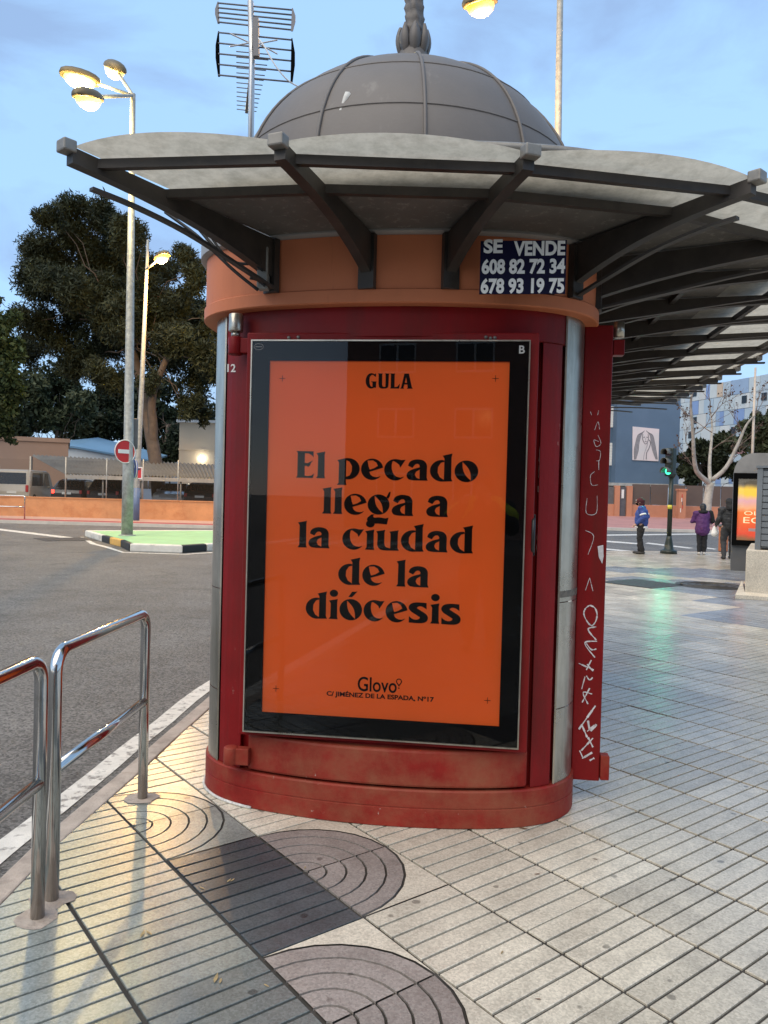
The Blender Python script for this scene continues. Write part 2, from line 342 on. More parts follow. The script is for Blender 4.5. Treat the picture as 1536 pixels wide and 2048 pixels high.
for i in range(-14, 75):
    for j in range(-70, 50):
        c = (A0+(i+.5)*TA, B0+(j+.5)*TB); wx, wy = l2w(*c)
        if wy > 27 or wy < -4 or wx > 26 or wx < -3: continue
        rl = Vector((wx, wy))-KO; ku, kv = rl.dot(KU), rl.dot(KV)
        if abs(ku) < .62 and -.5 < kv < 5: continue
        e, sgi = seg_near(c)
        ins = inside(c, poly_l)
        if not ins and e > .33: continue
        vis = wy > 1.2 and abs(wx) < wy*.52+.5 and not (-.2 < ku < .2 and kv > 0)
        cells.append((not vis, wy*wy+wx*wx*.3, i, j, e, sgi))
cells.sort()
stuff = {}
for k, (nv, dd, i, j, e, sgi) in enumerate(cells):
    a0, b0 = A0+i*TA, B0+j*TB; m = tile_color(i, j)
    if k < 300:
        if (i, j) not in ARC and e < .36 and dd < 200 and not all(inside(cn, poly_l) for cn in ((a0, b0), (a0+TA, b0), (a0+TA, b0+TB), (a0, b0+TB))):
            mbx = MB()
            for s_ in strips(a0, b0):
                s_ = clip(s_, KL[sgi], KL[sgi+1], .004)
                if len(s_) >= 3: raised(mbx, s_)
            if mbx.f: mbx.build('tile', m, pav)
            continue
        me = arcm.get((i, j)) or stripe_mesh(m)
        o = link('tile', me, pav); o.location = (a0, b0, random.uniform(-.0016, .0008)); o.rotation_euler = (random.uniform(-.0035, .0035), random.uniform(-.0035, .0035), 0)
    else:
        q = stuff.setdefault(m.name, (m, MB()))[1]
        for s_ in strips(a0, b0):
            if e < .36: s_ = clip(s_, KL[sgi], KL[sgi+1], .004)
            if len(s_) >= 3: q.add([(p[0], p[1], -.0015) for p in s_], [tuple(range(len(s_)))])
allv = MB(); mats = []; idx = []
for m, q in stuff.values():
    allv.add(q.v, q.f); idx += [len(mats)]*len(q.f); mats.append(m)
me = allv.mesh('distant_tiles'); [me.materials.append(m) for m in mats]; me.polygons.foreach_set('material_index', idx)
tag(link('distant_tiles', me, pav), kind='stuff')

kerb = empty('kerb', kind='structure')
def off_path(path, d):
    o = []
    for i, p in enumerate(path):
        t = path[min(i+1, len(path)-1)]-path[max(i-1, 0)]; t.normalize(); o.append(Vector((p.x-t.y*d, p.y+t.x*d, p.z)))
    return o
def resample(path, step):
    o = [path[0].copy()]; acc = 0
    for a, b in zip(path[:-1], path[1:]):
        ln = (b-a).length; s_ = 0
        while acc+(ln-s_) >= step: s_ += step-acc; o.append(a.lerp(b, s_/ln)); acc = 0
        acc += ln-s_
    return o
kr = resample([p for p in KERB if p.y > -1.5 or p.x > 0], .8)
ko_ = off_path(kr, .095)
for a, b, c, d in zip(kr[:-1], kr[1:], ko_[1:], ko_[:-1]):
    t = (b-a).normalized()*.003
    q = MB(); q.prism([(p.x, p.y) for p in (a+t, b-t, c-t, d+t)], -.2, .003+random.uniform(-.002, .002)); q.build('kerb_stone', M_kerb, kerb, bevel=.008)
# white edge line along the kerb
l0 = off_path([p for p in KERB if -6 < p.y < 12 and p.x < .5], .27); l1 = off_path([p for p in KERB if -6 < p.y < 12 and p.x < .5], .40)
q = MB()
for i in range(len(l0)-1): q.add([(p.x, p.y, -.116) for p in (l0[i], l0[i+1], l1[i+1], l1[i])], [(0, 1, 2, 3)])
tag(q.build('road_line', M_line), kind='structure')
def road_strip(pts, z=-.116, name='road_line', m=M_line):
    q = MB(); q.add([(p[0], p[1], z) for p in pts], [tuple(range(len(pts)))]); return tag(q.build(name, m), kind='structure')
gp = lambda L_: [G(x, y, -.116) for x, y in L_]
road_strip(gp([(-60, 1050), (-60, 1053.5), (160, 1080), (165, 1077)]))
road_strip(gp([(1212, 1069), (1212, 1071.5), (1480, 1068), (1480, 1066)]))
road_strip(gp([(1296, 1085), (1290, 1087), (1378, 1097), (1388, 1096)]))
road_strip(gp([(1212, 1081), (1212, 1084), (1275, 1088.5), (1280, 1086.5)]))
road_strip(gp([(1400, 1093), (1398, 1095), (1428, 1099), (1434, 1098)]))
road_strip(gp([(1205, 1096), (1205, 1099), (1262, 1104), (1268, 1102)]))
M_iron = mat('cast_iron', (.06, .058, .055), .6, metal=.3, var=.3, scale=20, bump=.4, bscale=60)
def manhole(px, z, r, label, rect=None):
    c = G(*px, z); t = empty('manhole_cover', c, PA, label, 'manhole cover')
    if rect:
        q = MB(); q.box((0, 0, .002), (rect[0], rect[1], .008)); q.build('plate', M_iron, t)
        q = MB(); [q.box((-rect[0]*.4+rect[0]*.16*k, 0, .0075), (rect[0]*.06, rect[1]*.85, .004)) for k in range(6)]; q.build('tread_bars', M_iron, t)
    else:
        q = MB(); q.lathe([(r, 0), (r, .006), (r*.94, .006)], 28); q.build('plate', M_iron, t)
        q = MB()
        for rr in (.25, .45, .65, .85):
            q.tube([(r*rr*math.cos(k*math.pi/12), r*rr*math.sin(k*math.pi/12), .007) for k in range(24)], .012, 5, True)
        q.build('tread_rings', M_iron, t)
manhole((1284, 1167), .002, 0, 'square iron cover in the pale paving between two grey bands', (1.1, 1.1))
manhole((1422, 1171), .002, .62, 'round iron cover in the grey paving band near granite plinth')
manhole((130, 1078.5), -.116, 0, 'dark iron cover in the asphalt beside the painted green island', (1.5, 1.5))

# ------------------------------------------------------------------ the kiosk (local: x right, y away, z up; origin under the dome)
M_red = mat('kiosk_red_paint', (.205, .008, .009), .45, var=.16, scale=3, bump=.05, bscale=40, rvar=.15, spec=.18, chips=(.42, .26, .22), chip_scale=14, chip_pos=(.665, .69), dirt=(.10, .016, .012), dirt_amt=.8, dirt_scale=4, dirt_pos=(.46, .7), streak=True)
M_redlow = mat('kiosk_red_worn', (.25, .017, .012), .55, var=.22, scale=5, bump=.10, bscale=50, rvar=.12, spec=.2, chips=(.50, .42, .36), chip_scale=20, chip_z=.9, chip_pos=(.66, .69), dirt=(.27, .085, .045), dirt_amt=.9, dirt_scale=3.2, dirt_pos=(.4, .66))
M_orange = mat('fascia_orange', (.56, .185, .085), .55, spec=.2, chips=(.20, .07, .04), chip_scale=12, chip_z=.1, chip_pos=(.62, .72), chip_amt=.5, var=.08, scale=2, bump=.03, bscale=60, dirt=(.34, .11, .06), dirt_amt=.5, dirt_scale=3, dirt_pos=(.5, .75), streak=True)
M_steel = mat('brushed_steel', (.50, .46, .385), .30, metal=.85, var=.14, scale=5, bump=.03, bscale=120, rvar=.12, dirt=(.24, .22, .175), dirt_amt=.8, dirt_scale=6, dirt_pos=(.42, .62), streak=True)
M_dome = mat('dome_grey', (.140, .124, .112), .58, chips=(.27, .25, .22), chip_scale=7, chip_z=.12, chip_pos=(.60, .70), chip_amt=.35, var=.16, scale=1.6, bump=.05, bscale=50, dirt=(.11, .098, .088), dirt_amt=.6, dirt_scale=2.2, dirt_pos=(.45, .7), streak=True)
M_rib = mat('rib_brown_metal', (.044, .037, .031), .5, metal=.2, var=.3, scale=8, dirt=(.075, .06, .048), dirt_amt=.5, dirt_scale=9, dirt_pos=(.5, .7))
M_ribcap = mat('rib_cap_metal', (.24, .225, .20), .5, metal=.35, var=.2, scale=12, dirt=(.16, .14, .12), dirt_amt=.7, dirt_scale=15)
M_roofm = mat('roof_metal', (.33, .31, .29), .5, metal=.2, var=.15, scale=3, dirt=(.17, .15, .13), dirt_amt=.6, dirt_scale=3)
M_black = flatmat('black_frame', (.005, .005, .005), .6, spec=.0)
M_letter = flatmat('poster_ink', (.010, .009, .008), .6, spec=.0)
M_white = flatmat('white_vinyl', (.75, .75, .72), .5)
M_grafwhite = mat('marker_white', (.62, .58, .58), .55, var=.2, scale=40)
M_cable = flatmat('black_cable', (.012, .012, .012), .5)
M_poster = mat('poster_orange', (.92, .158, .030), .6, spec=.05, var=.05, scale=1.2, bump=.02, bscale=9, rvar=.05)
def panel_mat():
    m = bpy.data.materials.new('canopy_polycarbonate'); m.use_nodes = True; nt = m.node_tree; n = nt.nodes; l = nt.links.new; n.clear()
    o = n.new('ShaderNodeOutputMaterial'); geo = n.new('ShaderNodeNewGeometry')
    nz1 = n.new('ShaderNodeTexNoise'); nz1.inputs['Scale'].default_value = 14; nz1.inputs['Detail'].default_value = 9; nz1.inputs['Roughness'].default_value = .72; l(geo.outputs['Position'], nz1.inputs['Vector'])
    r = n.new('ShaderNodeValToRGB'); r.color_ramp.elements[0].color = (.40, .37, .30, 1); r.color_ramp.elements[1].color = (.56, .52, .43, 1); r.color_ramp.elements[0].position = .36; r.color_ramp.elements[1].position = .6; l(nz1.outputs[0], r.inputs[0])
    d = n.new('ShaderNodeBsdfDiffuse'); t = n.new('ShaderNodeBsdfTranslucent'); g = n.new('ShaderNodeBsdfGlossy'); g.inputs['Roughness'].default_value = .35
    l(r.outputs[0], d.inputs[0]); l(r.outputs[0], t.inputs[0])
    a = n.new('ShaderNodeMixShader'); a.inputs[0].default_value = .62; l(d.outputs[0], a.inputs[1]); l(t.outputs[0], a.inputs[2])
    b = n.new('ShaderNodeMixShader'); b.inputs[0].default_value = .04; l(a.outputs[0], b.inputs[1]); l(g.outputs[0], b.inputs[2]); l(b.outputs[0], o.inputs[0]); return m
M_panel = panel_mat(); M_soffit_shade = mat('soffit_shade_spotted', (.12, .112, .10), .6, var=.2, scale=5, dirt=(.30, .28, .25), dirt_amt=.5, dirt_scale=28, dirt_pos=(.55, .66))  # dark base colour holds the shade under the roof; pale spots are condensation
def glass_mat(name, tint=(1, 1, 1), boost=1.0, rough=.0):
    m = bpy.data.materials.new(name); m.use_nodes = True; nt = m.node_tree; n = nt.nodes; l = nt.links.new; n.clear()
    o = n.new('ShaderNodeOutputMaterial'); fr = n.new('ShaderNodeFresnel'); fr.inputs[0].default_value = 1.5
    mu = n.new('ShaderNodeMath'); mu.operation = 'MULTIPLY'; mu.inputs[1].default_value = boost; l(fr.outputs[0], mu.inputs[0])
    t = n.new('ShaderNodeBsdfTransparent'); t.inputs[0].default_value = (*tint, 1); g = n.new('ShaderNodeBsdfGlossy'); g.inputs['Roughness'].default_value = rough
    mx_ = n.new('ShaderNodeMixShader'); l(mu.outputs[0], mx_.inputs[0]); l(t.outputs[0], mx_.inputs[1]); l(g.outputs[0], mx_.inputs[2]); l(mx_.outputs[0], o.inputs[0]); return m
M_glass = glass_mat('poster_glass', (.98, .98, .98), .78)

kio = empty('kiosk', (KO.x, KO.y, 0), -th7, 'red and orange street kiosk with grey dome, fan canopy and orange poster', 'kiosk')
def K2(x, y, yp):                          # photo point on the kiosk's plane y = yp -> local x, z
    d = ray(x, y); D = KO.dot(KV)+yp; s_ = D/(d.x*KV.x+d.y*KV.y); p = d*s_; r = Vector((p.x, p.y))-KO; return r.dot(KU), CH+p.z
def kloc(wp): r = Vector((wp.x, wp.y))-KO; return Vector((r.dot(KU), r.dot(KV), wp.z))
half = [(0, -.862), (.27, -.846), (.54, -.795), (.72, -.72), (.83, -.62), (.89, -.50), (.91, -.34)]
sm = spline([(-.27, -.846, 0)]+[(x, y, 0) for x, y in half]+[(.91, 0, 0)], 5)
sm = [p for p in sm if p.x >= -1e-4 and p.y < -.33]
LEN = 5.1
right = [(p.x, p.y) for p in sm]
front = [(-x*1.075, y) for x, y in right[::-1]][:-1]+right       # left to right round the front end
OUT = front+[(x, (LEN-1.72)-y) for x, y in front[::-1]]
def offs(poly, d):
    o = []; n = len(poly)
    for i in range(n):
        a, b, c = Vector(poly[i-1]), Vector(poly[i]), Vector(poly[(i+1) % n]); t = (c-a).normalized(); o.append((b.x+t.y*d, b.y-t.x*d))
    return o
def ring(mbx, prof, poly=OUT):              # sweep (offset, z) profile round the outline
    rows = [[(x, y, z) for x, y in offs(poly, d)] for d, z in prof]; n = len(poly)
    mbx.add([p for r in rows for p in r], [(j*n+i, j*n+(i+1) % n, (j+1)*n+(i+1) % n, (j+1)*n+i) for j in range(len(rows)-1) for i in range(n)], True); return mbx
def sharp(o, a=35):
    me = o.data; me.shade_smooth() if hasattr(me, 'shade_smooth') else None
    try: me.set_sharp_from_angle(angle=R_(a))
    except Exception: pass
    return o
sharp(ring(MB(), [(-.05, .0), (-.004, .0), (0, .004), (0, .085), (-.003, .087), (-.003, .092), (0, .094), (0, .165), (-.006, .172), (-.06, .172)]).build('plinth', M_redlow, kio))
sharp(ring(MB(), [(-.05, .165), (-.05, 2.30)]).build('body', M_red, kio))
sharp(ring(MB(), [(-.05, 2.215), (-.022, 2.215), (-.018, 2.22), (-.018, 2.36), (-.1, 2.36)]).build('header', M_red, kio))
sharp(ring(MB(), [(-.1, 2.352), (.046, 2.352), (.053, 2.357), (.053, 2.410), (.044, 2.417), (.046, 2.65), (.0, 2.65)]).build('fascia', M_orange, kio))
sharp(ring(MB(), [(-.05, 2.651), (.062, 2.651), (.075, 2.66), (.075, 2.725), (.06, 2.74), (-.3, 2.78)]).build('cornice', M_roofm, kio))
# stainless corner columns
def corner(sign):
    pts = [p for p in offs(OUT, -.012)[:len(front)] if p[0]*sign > (.765 if sign > 0 else .83)]
    if sign > 0: pts = pts+[(.898, -.2)]
    else: pts = [(-.966, -.2)]+pts
    q = MB(); n = len(pts); rows = []
    for z0, z1, k in ((.172, .52, 0), (.524, 1.02, 0), (1.024, 2.352, 0)):
        q.add([(x, y, z0) for x, y in pts]+[(x, y, z1) for x, y in pts], [(i, i+1, n+i+1, n+i) for i in range(n-1)], True)
    e = pts[0] if sign > 0 else pts[-1]
    q.b2(e[0]-.004, e[0]+.004, e[1]-.001, e[1]+.03, .172, 2.352)
    return sharp(q.build('corner_cladding', M_steel, kio))
corner(-1); corner(1)
q = MB(); pts = [p for p in offs(OUT, -.0095)[:len(front)] if p[0] > .775]; q.add([(x, y, 1.045) for x, y in pts]+[(x, y, 1.075) for x, y in pts], [(i, i+1, len(pts)+i+1, len(pts)+i) for i in range(len(pts)-1)], True); q.build('tape_band', mat('brown_tape', (.13, .11, .085), .5, var=.4, scale=60), kio)
q = MB(); pts = [(x, y, .006) for x, y in offs(OUT, .006)[:len(front)] if x < -.6]; q.tube(pts, .007, 6); q.build('sealant_bead', mat('sealant', (.6, .58, .54), .7, var=.3, scale=40), kio)
# red upright posts beside the poster door
def curve_y(x, d): 
    f = offs(OUT, d)[:len(front)]
    for a, b in zip(f[:-1], f[1:]):
        if a[0] <= x <= b[0]: return a[1]+(b[1]-a[1])*(x-a[0])/(b[0]-a[0]+1e-9)
    return -.4
for x0, x1 in ((-.832, -.700), (.672, .766)):
    q = MB(); xs = [x0+(x1-x0)*k/4 for k in range(5)]
    ol = [(x, curve_y(x, -.016)) for x in xs]+[(x, curve_y(x, -.10)) for x in xs[::-1]]
    q.prism(ol, .172, 2.216); q.build('upright', M_red, kio, bevel=.004)
# poster door: casing, black border, poster, glass
YG = -.865
x0, z1_ = K2(503, 682, YG); x1, _ = K2(1058, 684, YG); _, z0_ = K2(1035, 1497, YG); _, zb = K2(490, 1460, YG); z0_ = (z0_+zb)/2
x0 = (x0+K2(490, 1460, YG)[0])/2; x1 = (x1+K2(1035, 1497, YG)[0])/2
door = MB(); door.b2(x0-.035, x1+.045, YG+.028, YG+.115, z0_-.03, z1_+.045); dooro = door.build('poster_casing', M_red, kio, bevel=.006)
fr_ = MB()
for a in ((x0-.006, x0, z0_-.006, z1_+.006), (x1, x1+.006, z0_-.006, z1_+.006), (x0, x1, z0_-.006, z0_), (x0, x1, z1_, z1_+.006)): fr_.b2(a[0], a[1], YG-.004, YG+.03, a[2], a[3])
fr_.build('glass_edge_trim', M_steel, dooro)
px0, pz1 = K2(537, 720, YG); px1 = (K2(1021, 720, YG)[0]+K2(997, 1455, YG)[0])/2; pz0 = (K2(997, 1455, YG)[1]+K2(523, 1425, YG)[1])/2; px0 = (px0+K2(523, 1425, YG)[0])/2
bo = MB()
for a in ((x0, px0, z0_, z1_), (px1, x1, z0_, z1_), (px0, px1, z0_, pz0), (px0, px1, pz1, z1_)): bo.b2(a[0], a[1], YG+.008, YG+.027, a[2], a[3])
bo.build('black_border', M_black, dooro)
def panel_quad(xa, xb, za, zb_, y): q = MB(); q.b2(xa, xb, y, y+.003, za, zb_); return q
po = panel_quad(px0, px1, pz0, pz1, YG+.016).build('poster', M_poster, kio)
po['label'] = 'orange poster with black flared lettering behind glass'
YL = YG+.0155
gl = MB(); gl.add([(x0, YG, z0_), (x1, YG, z0_), (x1, YG, z1_), (x0, YG, z1_)], [(0, 1, 2, 3)]); gl.build('glass_pane', M_glass, dooro)
# ---- lettering of the poster
def el(cx, cy, rx, ry, t0, t1, n=18): return [(cx+rx*math.cos(R_(t0+(t1-t0)*k/n)), cy+ry*math.sin(R_(t0+(t1-t0)*k/n))) for k in range(n+1)]
def lens(p, q, w_, n=10):
    p, q = Vector(p), Vector(q); d = q-p; nr = Vector((-d.y, d.x)).normalized(); o = []
    for k in range(n): t = k/n; o.append(p+d*t+nr*(w_*math.sin(math.pi*t)))
    for k in range(n): t = 1-k/n; o.append(p+d*t-nr*(w_*math.sin(math.pi*t)))
    return [(a.x, a.y) for a in o]
def sp2(pts, n=4): return [(a.x, a.y) for a in spline([(x, y, 0) for x, y in pts], n)]
stem = lambda x, h_, s_=.0: [(x-.02, 0), (x+.42, 0), (x+.385, .12), (x+.375, h_-.16), (x+.40, h_), (x-.02, h_-.09), (x+.06, h_-.22), (x+.055, .12)]
GL = {
 'E': (.93, [[(0, 0), (.82, 0), (.88, .22), (.74, .12), (.58, .09), (.42, .10), (.41, .58), (.50, .59), (.58, .54), (.66, .60), (.72, .74), (.82, .86), (.68, .79), (.56, .72), (.41, .73), (.41, 1.20), (.60, 1.19), (.76, 1.10), (.83, 1.0), (.83, 1.30), (0, 1.30), (.06, 1.2), (.06, .1)]]),
 'l': (.47, [stem(.02, 1.30)]),
 'i': (.47, [stem(.02, .98), el(.225, 1.25, .205, .175, 0, 345, 15)]),
 'o': (1.13, [el(.55, .49, .55, .515, 0, 352, 36), lens((.36, .92), (.77, .05), .135)]),
 'e': (1.06, [el(.53, .49, .53, .515, -38, -350, 30)+[(.40, .36)]+sp2([(.40, .36), (.47, .22), (.62, .13), (.80, .12)]), [(.30, .90), (.36, .62), (.42, .47), (.62, .54), (.80, .66), (.72, .82), (.55, .92)]]),
 'c': (1.02, [el(.53, .49, .53, .515, -38, -285, 28)+[(.80, .96), (1.0, .98), (.76, .60)]+sp2([(.70, .74), (.56, .84), (.40, .90), (.35, .66), (.40, .38), (.55, .18), (.78, .12)])]),
 'a': (1.05, [sp2([(.06, .70), (.12, .86), (.28, .97), (.52, 1.01), (.80, .95), (.94, .76), (.95, .5)])+[(.95, .14), (1.0, 0), (.34, 0)]+sp2([(.34, 0), (.10, .05), (0, .22), (.07, .40), (.28, .53), (.60, .63)])+sp2([(.61, .70), (.54, .79), (.40, .77), (.27, .60)]), [(.61, .52), (.44, .42), (.385, .28), (.46, .14), (.61, .07)]]),
 'd': (1.10, [[(1.06, 0), (1.0, .12), (.99, 1.14), (1.03, 1.32), (.58, 1.21), (.66, 1.08), (.66, .97)]+el(.56, .49, .56, .515, 85, 268, 22), [(.66, .92), (.50, .87), (.37, .66), (.36, .40), (.47, .18), (.66, .06)]]),
 'p': (1.10, [[(0, -.30), (.47, -.30), (.43, -.2), (.43, 0)]+el(.52, .49, .56, .515, -98, 95, 22)+[(.40, 1.0), (0, .90), (.08, .78), (.08, -.2)], [(.43, .90), (.58, .84), (.71, .62), (.70, .36), (.60, .16), (.43, .10)]]),
 'g': (1.08, [el(.51, .51, .51, .49, 0, 352, 34), lens((.32, .92), (.72, .10), .125), [(.86, .86), (.98, 1.12), (1.06, 1.14), (1.02, .92), (.95, .80)], sp2([(.20, .03), (0, -.16), (.03, -.32), (.22, -.41), (.5, -.41)])+[(.92, -.44), (.99, -.11)]+sp2([(.85, -.15), (.55, -.11), (.34, -.13), (.27, -.05), (.34, .02)])]),
 'u': (1.10, [[(0, .90), (.41, .98), (.38, .84), (.38, .32)]+sp2([(.38, .32), (.45, .16), (.66, .10)])+[(.66, .80), (.61, .90), (1.03, .98), (1.0, .84), (1.0, .12), (1.06, 0), (.5, -.01)]+sp2([(.5, -.01), (.2, .03), (.06, .22), (.06, .5)])+[(.06, .78)]]),
 's': (.99, [sp2([(.02, .0), (.6, -.01), (.86, .08), (.93, .26), (.84, .43), (.60, .58), (.40, .70)])+sp2([(.40, .74), (.52, .80), (.68, .77), (.86, .66)])+[(.85, .97)]+sp2([(.85, .97), (.38, .98), (.10, .90), (.0, .72), (.10, .55), (.34, .40), (.55, .27)])+sp2([(.52, .20), (.38, .15), (.2, .18), (.02, .31)])]),
 "'": (0, [[(.42, 1.10), (.60, 1.10), (.86, 1.38), (.60, 1.36)]]),
 'G': (1.12, [el(.54, .65, .54, .67, -60, -300, 26)+[(.98, 1.30), (.96, .98), (.70, 1.16)]+sp2([(.60, 1.18), (.40, 1.0), (.36, .66), (.44, .26), (.62, .12)])+[(.66, .14), (.66, .50), (.50, .60), (1.06, .60), (1.0, .48), (1.0, .06)]]),
 'U': (1.12, [[(0, 1.30), (.44, 1.30), (.40, 1.18), (.40, .34)]+sp2([(.40, .34), (.50, .16), (.72, .14)])+[(.72, 1.18), (.66, 1.30), (1.08, 1.30), (1.02, 1.18), (1.02, .4)]+sp2([(1.02, .4), (.94, .08), (.55, -.02), (.16, .08), (.06, .42)])+[(.06, 1.18)]]),
 'L': (.92, [[(0, 0), (.86, 0), (.92, .44), (.68, .16), (.42, .12), (.41, 1.2), (.46, 1.3), (0, 1.3), (.06, 1.2), (.06, .1)]]),
 'A': (1.18, [[(-.02, 0), (.36, 0), (.30, .1), (.38, .36), (.66, .36), (.70, .1), (.62, 0), (1.2, 0), (1.10, .1), (.78, 1.3), (.36, 1.3), (.08, .1)], [(.42, .50), (.52, .98), (.63, .50)]]),
}
def glyph_line(s):
    x = 0; parts = []; ink = 0; wd = 0
    for ch in s:
        if ch == ' ': x += .50; wd += 1; continue
        adv, cs = GL['o' if ch == 'ó' else ch]
        groups = [cs]
        if ch == 'g': groups = [cs[:2], cs[2:3], cs[3:]]
        if ch == 'i': groups = [cs[:1], cs[1:]]
        if ch == 'ó': groups = [cs, GL["'"][1]]
        for gi, g_ in enumerate(groups):
            me = fill_mesh(g_); vs_ = [(v.co.x+x, v.co.y) for v in me.vertices]; parts.append((vs_, [tuple(p.vertices) for p in me.polygons], gi, wd)); bpy.data.meshes.remove(me)
        ink = x+max(p[0] for c in cs for p in c); x += adv+.045
    return parts, ink
def put_line(s, xl, yl, xr, yr, hpx, name='lettering'):
    parts, ink = glyph_line(s); (ua, za), (ub, zb_) = K2(xl, yl, YL), K2(xr, yr, YL); zm = (za+zb_)/2
    sx = (ub-ua)/ink; sz = abs(K2(xl, yl-hpx, YL)[1]-za); q = MB()
    words = []; 
    for vs_, fs, gi, wd in parts:
        while len(words) <= wd: words.append(MB())
        words[wd].add([(ua+x*sx, YL-.0006-.0002*gi, zm+y*sz) for x, y in vs_], fs)
    for w_ in words: w_.build(name, M_letter, po)
put_line('El pecado', 592, 957, 956, 962, 41); put_line('llega a', 644, 1028, 896, 1033, 41); put_line('la ciudad', 595, 1095, 946, 1106, 41)
put_line('de la', 676, 1168, 857, 1175, 41); put_line('diócesis', 611, 1237, 921, 1248, 41); put_line('GULA', 731, 776, 826, 778, 23)
def on_plane(xl, yt, xr, yb, y, skew=0):
    (ua, za), (ub, zb_) = K2(xl, yb, y), K2(xr, yt, y)
    return lambda s_, t: (ua+(ub-ua)*s_, y, za+(zb_-za)*t)
text_on('lettering', 'Glovo', on_plane(715, 1357, 794, 1382, YL-.0006), M_letter, po, .012)
text_on('lettering', 'C/ JIMÉNEZ DE LA ESPADA, Nº17', on_plane(653, 1392, 868, 1394, YL-.0006), M_letter, po, .03)
def pin(cx, cy):                           # map-pin mark after the word
    u_, z_ = K2(cx, cy, YL); r = .0135; t = .0042
    oc = [(u_+r*math.sin(a), z_+r*math.cos(a)) for a in [R_(-115+230*k/16) for k in range(17)]]+[(u_, z_-r*1.75)]
    ic = [(u_+(r-t)*math.sin(a), z_+(r-t)*math.cos(a)) for a in [R_(-115+230*k/16) for k in range(17)]]+[(u_, z_-(r-t)*1.6)]
    q = MB(); n = len(oc); q.add([(x, YL-.0006, z) for x, z in oc+ic], [(i, (i+1) % n, n+(i+1) % n, n+i) for i in range(n)])
    q.add([(u_+.0035*math.cos(a), YL-.0006, z_-r*2.25+.0035*math.sin(a)) for a in [k*math.pi/5 for k in range(10)]], [tuple(range(10))])
    q.build('pin_mark', M_letter, po)
pin(798, 1363)
for cx, cy in ((565, 757), (991, 757), (552, 1377), (975, 1401)):
    q = MB(); u_, z_ = K2(cx, cy, YL); q.b2(u_-.014, u_+.014, YL-.0008, YL-.0005, z_-.001, z_+.001); q.b2(u_-.001, u_+.001, YL-.0012, YL-.0009, z_-.014, z_+.014)
    q.build('corner_cross', M_letter, po)
text_on('letter_mark', 'B', on_plane(1038, 691, 1050, 707, YG+.0072), M_white, dooro, .02)
text_on('number_mark', '12', on_plane(454.5, 728, 471.5, 744, curve_y(-.78, -.016)-.004), M_white, kio, .02)
u_, z_ = K2(517, 693, YG); q = MB()
q.tube([(u_+.022*math.cos(a), YG+.0055, z_+.014*math.sin(a)) for a in [k*math.pi/8 for k in range(16)]], .0022, 5, True); q.b2(u_-.016, u_+.016, YG+.005, YG+.0062, z_-.002, z_+.002)
q.build('oval_badge', M_ribcap, dooro)
# door ledge below the poster
st = MB(); xs = [-.655+1.31*k/24 for k in range(25)]
ol = [(x, curve_y(x, -.004)) for x in xs]+[(x, curve_y(x, -.10)) for x in xs[::-1]]
st.prism(ol, .182, .352); st.build('door_ledge', M_redlow, kio, bevel=.012)
# hinges, handle, lock
def hinge(xh, yh, zt, low=False, side=1):
    t = MB()
    if low:
        t.lathe([(.032, 0), (.034, .005), (.034, .078), (.030, .084)], 16, (xh, yh, zt)); t.b2(xh, xh+.09*side, yh-.018, yh+.03, zt+.002, zt+.08); t.build('hinge', M_redlow, kio, bevel=.004)
    else:
        t.lathe([(.033, 0), (.034, .003), (.034, .078), (.031, .082)], 18, (xh, yh, zt+.108)); t.lathe([(.021, 0), (.021, .028)], 14, (xh, yh, zt+.08)); h_ = t.build('hinge', M_steel, kio)
        t = MB(); t.lathe([(.033, 0), (.035, .004), (.035, .078), (.033, .082)], 16, (xh, yh, zt)); t.b2(xh, xh+.085*side, yh-.018, yh+.035, zt+.006, zt+.076); t.build('hinge_knuckle', M_red, h_, bevel=.004)
hx, hz = K2(469, 700, -.80); hinge(hx, -.785, hz-.02)
hx, hz = K2(460, 1525, -.80); hinge(hx, -.79, hz-.01, True)
u_, z_ = K2(1065, 1070, -.80); q = MB(); q.box((u_, -.80, z_), (.022, .03, .185)); q.tube([(u_, -.825, z_-.075), (u_, -.84, z_-.06), (u_, -.845, z_), (u_, -.84, z_+.06), (u_, -.825, z_+.075)], .009, 8); q.build('door_handle', flatmat('black_plastic', (.012, .012, .012), .4), kio, bevel=.005)
u_, z_ = K2(1058, 1152, -.80); q = MB(); q.box((u_, -.812, z_), (.012, .012, .03)); q.build('door_lock', M_steel, kio, bevel=.003)
q = MB()
for cx, cy in ((972, 672), (981, 674), (990, 673), (575, 673), (594, 672)):
    q = MB(); u_, z_ = K2(cx, cy, YG); q.ball((u_, YG+.026, z_), .008, 8); q.build('rivet', M_ribcap, dooro)
# peeled paint beside the handle: bare patches with a ragged outline
def ragged(cx0, cx1, cy0, cy1, y, n=9):
    (ua, za), (ub, zb_) = K2(cx0, cy1, y), K2(cx1, cy0, y); lft = []; rgt = []
    for k in range(n+1):
        z = za+(zb_-za)*k/n; lft.append((ua+random.uniform(-.002, .003), z)); rgt.append((ub+random.uniform(-.005, .003), z))
 
    q = MB(); c = [(x, y, z) for x, z in lft]+[(x, y, z) for x, z in rgt]
    q.add(c, [(k, n+1+k, n+2+k, k+1) for k in range(n)]); q.build('bare_patch', mat('bare_primer', (.36, .31, .28), .7, var=.25, scale=40), kio)
yp_ = curve_y(.70, -.016)-.003
ragged(1077, 1085, 893, 955, yp_); ragged(1076, 1084, 972, 984, yp_, 3); ragged(1073, 1083, 1005, 1108, yp_)
